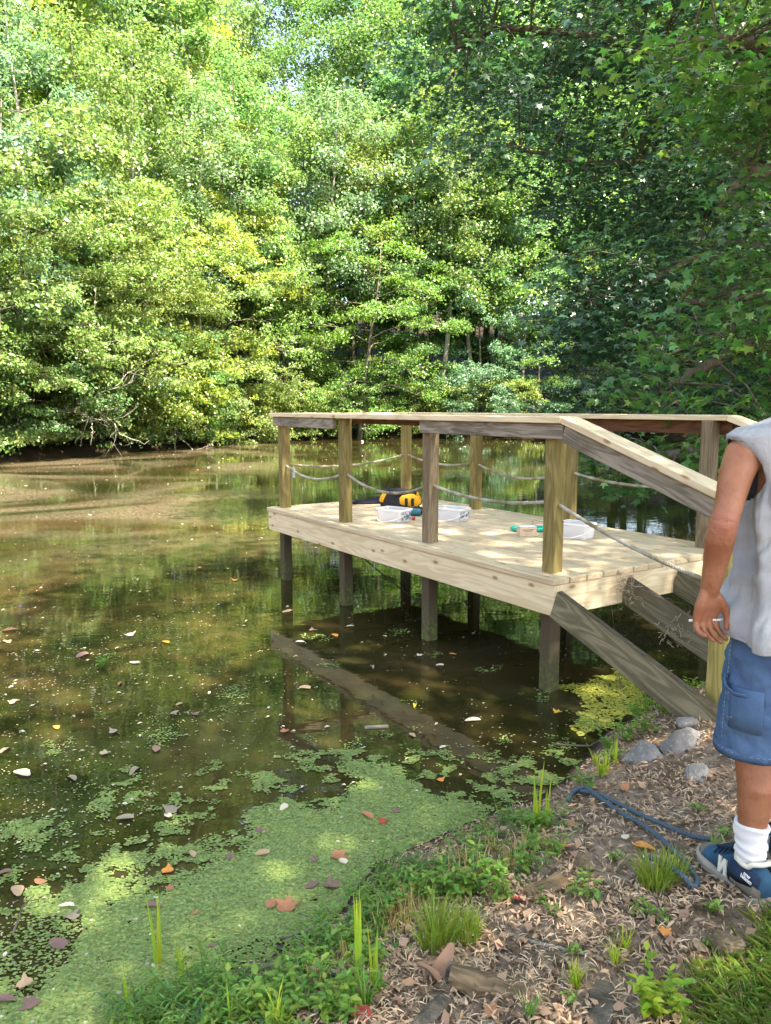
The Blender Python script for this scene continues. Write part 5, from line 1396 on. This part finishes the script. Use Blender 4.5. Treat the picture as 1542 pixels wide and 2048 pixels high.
for (x, y, s_) in ((700, 1930, .9), (640, 1980, .9), (760, 1870, 1.0), (830, 1820, 1.1), (1050, 1700, 1.0), (540, 2010, .8), (790, 1840, .9), (940, 1740, 1.2), (960, 1760, 1.0), (1030, 1730, 1.0), (990, 1700, .9), (860, 1800, 1.0), (900, 1770, 1.0), (1100, 1700, .9), (1000, 1800, .8), (810, 1860, .9)): weed('stubble', x, y, s_, (.42, .31, .16), 'dry straw-coloured cut grass stubble at the mulch edge', 'straw stubble', 'grass_stubble')
for (x, y, s_) in ((1180, 1800, 1.1), (1150, 1790, 1.0), (1170, 1770, .9), (1110, 1830, .8), (1275, 1830, .9), (1320, 1845, 1.0), (1420, 1820, 1.0), (1400, 1625, .9), (1450, 1670, .9), (1140, 1905, .8), (1080, 1805, .8), (1220, 1720, .9), (1140, 2000, .7), (1410, 1890, .7)): weed('seed', x, y, s_, gw.choice([G1, G2]), 'small round-leaved seedling alone in the mulch', 'seedlings in the mulch', 'seedling')
for (x, y, s_) in ((1310, 2025, .75), (1325, 2035, .6)): weed('broad', x, y, s_, (.24, .38, .04), 'bright lime weed standing at the lawn edge', 'lime weeds at the lawn edge')
weed('broad', 215, 1588, .7, G1, 'lone green sprig sticking out of the open water', None, 'water_sprig').location.z = -.01
weed('broad', 1180, 1345, .8, G2, 'spindly sprig with bright leaves in front of the stair stringer', None, 'water_sprig')
# the lawn corner
def lawn():
    g_ = np.random.default_rng(91); n = 44000
    X = g_.uniform(.35, 1.9, n); Y = g_.uniform(1.05, 2.35, n)
    L = [tuple(ground_at(*q_)[:2]) for q_ in ((1290, 2060), (1350, 2000), (1420, 1960), (1470, 1920), (1500, 1860), (1545, 1800), (1800, 1760), (2000, 2300), (1300, 2500))]
    sd_ = poly_sd(X, Y, L) + (fbm(X * 6, Y * 6, 7) - .5) * .25
    k = g_.uniform(0, 1, n) < np.clip(-sd_ / .08, 0, 1); X, Y = X[k], Y[k]; n = len(X)
    Z = ground_z(X, Y) - .003; h = g_.uniform(.015, .055, n); az = g_.uniform(0, 6.28, n); ln = h * g_.uniform(.4, 1.7, n)
    d = np.stack([np.cos(az), np.sin(az), 0 * az], -1); s_ = np.stack([-np.sin(az), np.cos(az), 0 * az], -1) * (.0009 * g_.uniform(.7, 1.5, n))[:, None]
    B = np.stack([X, Y, Z], -1); m_ = B + d * (ln * .35)[:, None] + np.array([0, 0, 1.0]) * (h * .62)[:, None]; t_ = B + d * ln[:, None] + np.array([0, 0, 1.0]) * (h * .92)[:, None]
    V = np.stack([B - s_, B + s_, m_ + s_ * .8, t_, m_ - s_ * .8], 1).reshape(-1, 3); F = np.arange(5 * n).reshape(n, 5)
    o = link('lawn_grass', np_mesh('lawn_grass', V, F), M['weed'], None, color=(.34, .47, .14)); tag(o, 'soft green lawn grass at the foot of the man', 'grass', kind='stuff')
lawn()

# ------------------------------------------------------------------ stones, sticks, rotten wood, blue rope
def stone_mat(name, c1, c2, speck):
    t = NT(name); tc = t.n('TexCoord'); P = tc.outputs['Object']
    a = t.noise(P, 6, 5, .65); b = t.noise(P, 70, 4, .7)
    c = t.mix(t.smooth(a, .35, .7), c1, c2); c = t.mix(t.math('MULTIPLY', t.smooth(b, .52, .66), .5), c, speck); c = t.mix(t.math('MULTIPLY', t.smooth(b, .42, .34), .5), c, tuple(q_ * .4 for q_ in c1))
    t.bump(t.math('ADD', a, t.math('MULTIPLY', b, .4)), .7, .015); return t.base(c, .9, .2)
M['stone'] = stone_mat('grey_granite', (.15, .145, .14), (.25, .245, .24), (.36, .355, .34)); M['brownstone'] = stone_mat('brown_stone', (.10, .075, .045), (.26, .20, .12), (.33, .28, .2))
def stone(px, py, w_, d_, h_, rz, mat, label, seed, name='stone'):
    import bmesh
    g_ = np.random.default_rng(seed); bm = bmesh.new()
    for _ in range(15):
        p = unit(g_.normal(size=3)); p = p * g_.uniform(.85, 1.1); bm.verts.new((p[0] * w_ / 2 * 1.1, p[1] * d_ / 2 * 1.1, max(-.6, p[2]) * h_ * .85))
    hull = bmesh.ops.convex_hull(bm, input=bm.verts); bmesh.ops.delete(bm, geom=[e for e in hull['geom_interior'] if isinstance(e, bmesh.types.BMVert)], context='VERTS')
    bmesh.ops.bevel(bm, geom=list(bm.edges), offset=.006, segments=2, affect='EDGES', clamp_overlap=True)
    me = bpy.data.meshes.new(name); bm.to_mesh(me); bm.free()
    p = ground_at(px, py); o = link(name, me, mat, None, (p.x, p.y, p.z + h_ * .18), (0, 0, rz)); tag(o, label, 'stone')
    return o
stone(1288, 1518, .20, .13, .085, .2, M['stone'], 'pale grey stone with flat top beside the strap leaves', 3)
stone(1375, 1492, .26, .16, .10, -.3, M['stone'], 'largest grey stone half buried in mulch behind the other stones', 8)
stone(1392, 1552, .12, .10, .07, .7, M['stone'], 'small wedge-shaped grey stone sunk in the mulch by the leg of the man', 12)
stone(1375, 1450, .15, .08, .05, .1, M['stone'], 'flat grey stone edge showing under mulch and weeds', 15)
stone(1455, 1905, .11, .09, .085, .4, M['brownstone'], 'brown mossy stone lying at the lawn edge', 21)
stone(1165, 1735, .05, .09, .06, .8, M['brownstone'], 'upright brown bark-covered stub in the hollow beside the fine grass', 24, 'wood_stub')
stone(1330, 1395, .07, .06, .09, .3, M['brownstone'], 'dark upright stub among the weeds by the stair stringer', 27, 'wood_stub')
def stick(pts_px, r, mat, label, lift=.012, name='stick', cat='stick', seed=1, z=None):
    g_ = random.Random(seed); P = []
    for (x, y) in pts_px:
        p = ground_at(x, y); p.z = max(p.z, .0) + lift + g_.uniform(-.003, .006); P.append(p)
    S_ = []
    for i in range(len(P) - 1):
        for k in range(6): S_.append(P[i].lerp(P[i + 1], k / 6) + Vector((g_.uniform(-1, 1), g_.uniform(-1, 1), g_.uniform(-.5, .5))) * r * .45)
    S_.append(P[-1]); n = len(S_); mb = MB(); mb.tube(S_, [r * (1 - .45 * i / n) * g_.uniform(.88, 1.1) for i in range(n)], 8)
    o = link(name, mb.mesh(name), mat); tag(o, label, cat); return o
M['lichen'] = bark_mat('lichen_bark', (.12, .10, .07), (.36, .33, .26)); M['rot'] = wood('rotten_wood', (.12, .075, .04), (.34, .24, .14), ring=1.5, rough=.95, stain=(.025, .02, .016), stain_amt=.85, grain=1.0)
stick([(395, 2048), (420, 2000), (480, 1960), (545, 1945), (610, 1955), (680, 1965)], .009, M['lichen'], 'bent lichen-covered stick lying through the creeping weeds', .03, seed=2)
stick([(905, 1858), (960, 1885), (1020, 1905), (1090, 1945), (1140, 1985), (1170, 2040)], .007, M['bark'], 'long dark curving root lying on the mulch', .006, seed=3)
stick([(1060, 1885), (1120, 1900), (1200, 1920), (1262, 1942)], .005, M['deadwood'], 'straight pale dry twig lying on the mulch', .01, seed=4)
stick([(1205, 1765), (1240, 1790), (1280, 1815)], .004, M['bark'], 'thin dark twig below the fine grass tuft', .008, seed=5)
stick([(1105, 1530), (1180, 1500), (1240, 1465)], .006, M['bark'], 'dark stick lying in the shallows before the stones', .02, seed=6)
stick([(40, 2048), (60, 2015), (82, 1998)], .004, M['bark'], 'thin dark stick poking out of the duckweed', .05, seed=7)
stick([(560, 1905), (640, 1880), (720, 1862)], .004, M['bark'], 'thin twig caught in the shoreline weeds', .05, seed=8)
stick([(1040, 1352), (1150, 1350), (1280, 1320)], .010, M['bark'], 'dark waterlogged stick floating behind the corner post', .005, seed=9)
stick([(1240, 1425), (1215, 1380), (1205, 1335)], .003, M['bark'], 'thin leaning bare twig in front of the algae', .03, seed=11)
def chunk(px, py, L, w_, h_, rz, label, seed, mat=None, name='rotten_wood', tilt=0):
    g_ = random.Random(seed); rings = []
    for i in range(9):
        x = (i / 8 - .5) * L + g_.uniform(-.01, .01); k = 1 - .16 * abs(i / 4 - 1) ** 3 * g_.uniform(.2, 1.4)
        rings.append([(x + g_.uniform(-.006, .006), w_ / 2 * k * math.cos(a) * g_.uniform(.8, 1.15), h_ / 2 * k * math.copysign(abs(math.sin(a)) ** .5, math.sin(a)) * g_.uniform(.7, 1.25)) for a in [2 * math.pi * (j + .5) / 8 for j in range(8)]])
    mb = MB(); mb.loft(rings, smooth=False); p = ground_at(px, py); o = link(name, mb.mesh(name), mat or M['rot'], None, (p.x, p.y, p.z + h_ * .3), (0, tilt, rz)); tag(o, label, 'wood'); return o
chunk(980, 1985, .20, .075, .05, -.45, 'rotten split log piece with charred side at the foot of the fine grass', 3)
chunk(955, 1965, .16, .04, .035, -.55, 'blackened sliver of rotten wood beside the split log', 4, M['bark'])
chunk(1095, 1785, .16, .08, .05, .55, 'reddish crumbling bark slab in the hollow beside the weeds', 5)
chunk(860, 2040, .16, .045, .04, .9, 'black charred stick end at the lower mulch edge', 6, M['bark'])
chunk(1200, 2035, .22, .06, .035, 1.2, 'dark half-buried root at the lower mulch edge', 7, M['bark'])
chunk(1365, 1318, .20, .07, .06, .75, 'split brown wood chunk lying on mud under the stringers', 8)
chunk(1310, 1290, .34, .10, .05, .1, 'dark soggy log end in the mud under the stringers', 9, M['bark'])
# curled brown leaves by the split log
for k, (px, py, s_, rz) in enumerate(((885, 1945, .075, .9), (860, 1965, .06, 2.4))):
    p = ground_at(px, py); o = link('curled_leaf', LF[3], None, None, (p.x, p.y, p.z + .03), (.5, -.5 + .3 * k, rz), (.27, .17, .11)); o.scale = (s_ * 1.4,) * 3; tag(o, 'large curled brown leaf propped against the split log', 'leaf', 'curled leaves by the split log')
# floating board
mb = MB(); mb.box((0, 0, 0), (.13, .022, .012), bev=.002); p = at(753, 1455); o = link('floating_board', mb.mesh('floating_board'), M['grey'], None, (p.x, p.y, .004), (0, 0, .12)); tag(o, 'short grey board scrap floating in front of the deck', 'board')
# the dark blue rope
t = NT('blue_rope'); tc = t.n('TexCoord'); rf = t.noise(tc.outputs['Object'], 140, 2); t.bump(rf, .5, .002); M['bluerope'] = t.base(t.mix(rf, (.03, .055, .08), (.10, .145, .18)), .7, .3)
RP = [(1425, 1692), (1380, 1682), (1330, 1662), (1280, 1640), (1225, 1612), (1195, 1598), (1165, 1592), (1145, 1596), (1136, 1612), (1145, 1600), (1170, 1590), (1200, 1606), (1235, 1632), (1290, 1664), (1340, 1705), (1370, 1735), (1390, 1765), (1394, 1778), (1383, 1786), (1365, 1783), (1345, 1768), (1320, 1752), (1288, 1742)]
pts = []
for i, (x, y) in enumerate(RP):
    p = ground_at(x, y); p.z += .026 + (.030 if 19 <= i else 0) + (.012 if i in (9, 10) else 0); pts.append(p)
sm = []
for i in range(len(pts) - 1):
    p0, p1, p2, p3 = pts[max(i - 1, 0)], pts[i], pts[i + 1], pts[min(i + 2, len(pts) - 1)]
    for k in range(6):
        t_ = k / 6; sm.append(.5 * ((2 * p1) + (p2 - p0) * t_ + (2 * p0 - 5 * p1 + 4 * p2 - p3) * t_ ** 2 + (3 * p1 - p0 - 3 * p2 + p3) * t_ ** 3))
sm.append(pts[-1])
rp = link('mooring_rope', rope_mesh('mooring_rope', sm, r=.0085, pitch=.04, step=.006), M['bluerope']); tag(rp, 'dark blue twisted rope looped over the mulch to the shore', 'rope')
mb = MB(); d = (sm[-1] - sm[-3]).normalized(); mb.tube([sm[-1] - d * .001, sm[-1] + d * .004], .0062, 8); link('frayed_end', mb.mesh('frayed_end'), M['white'], rp)
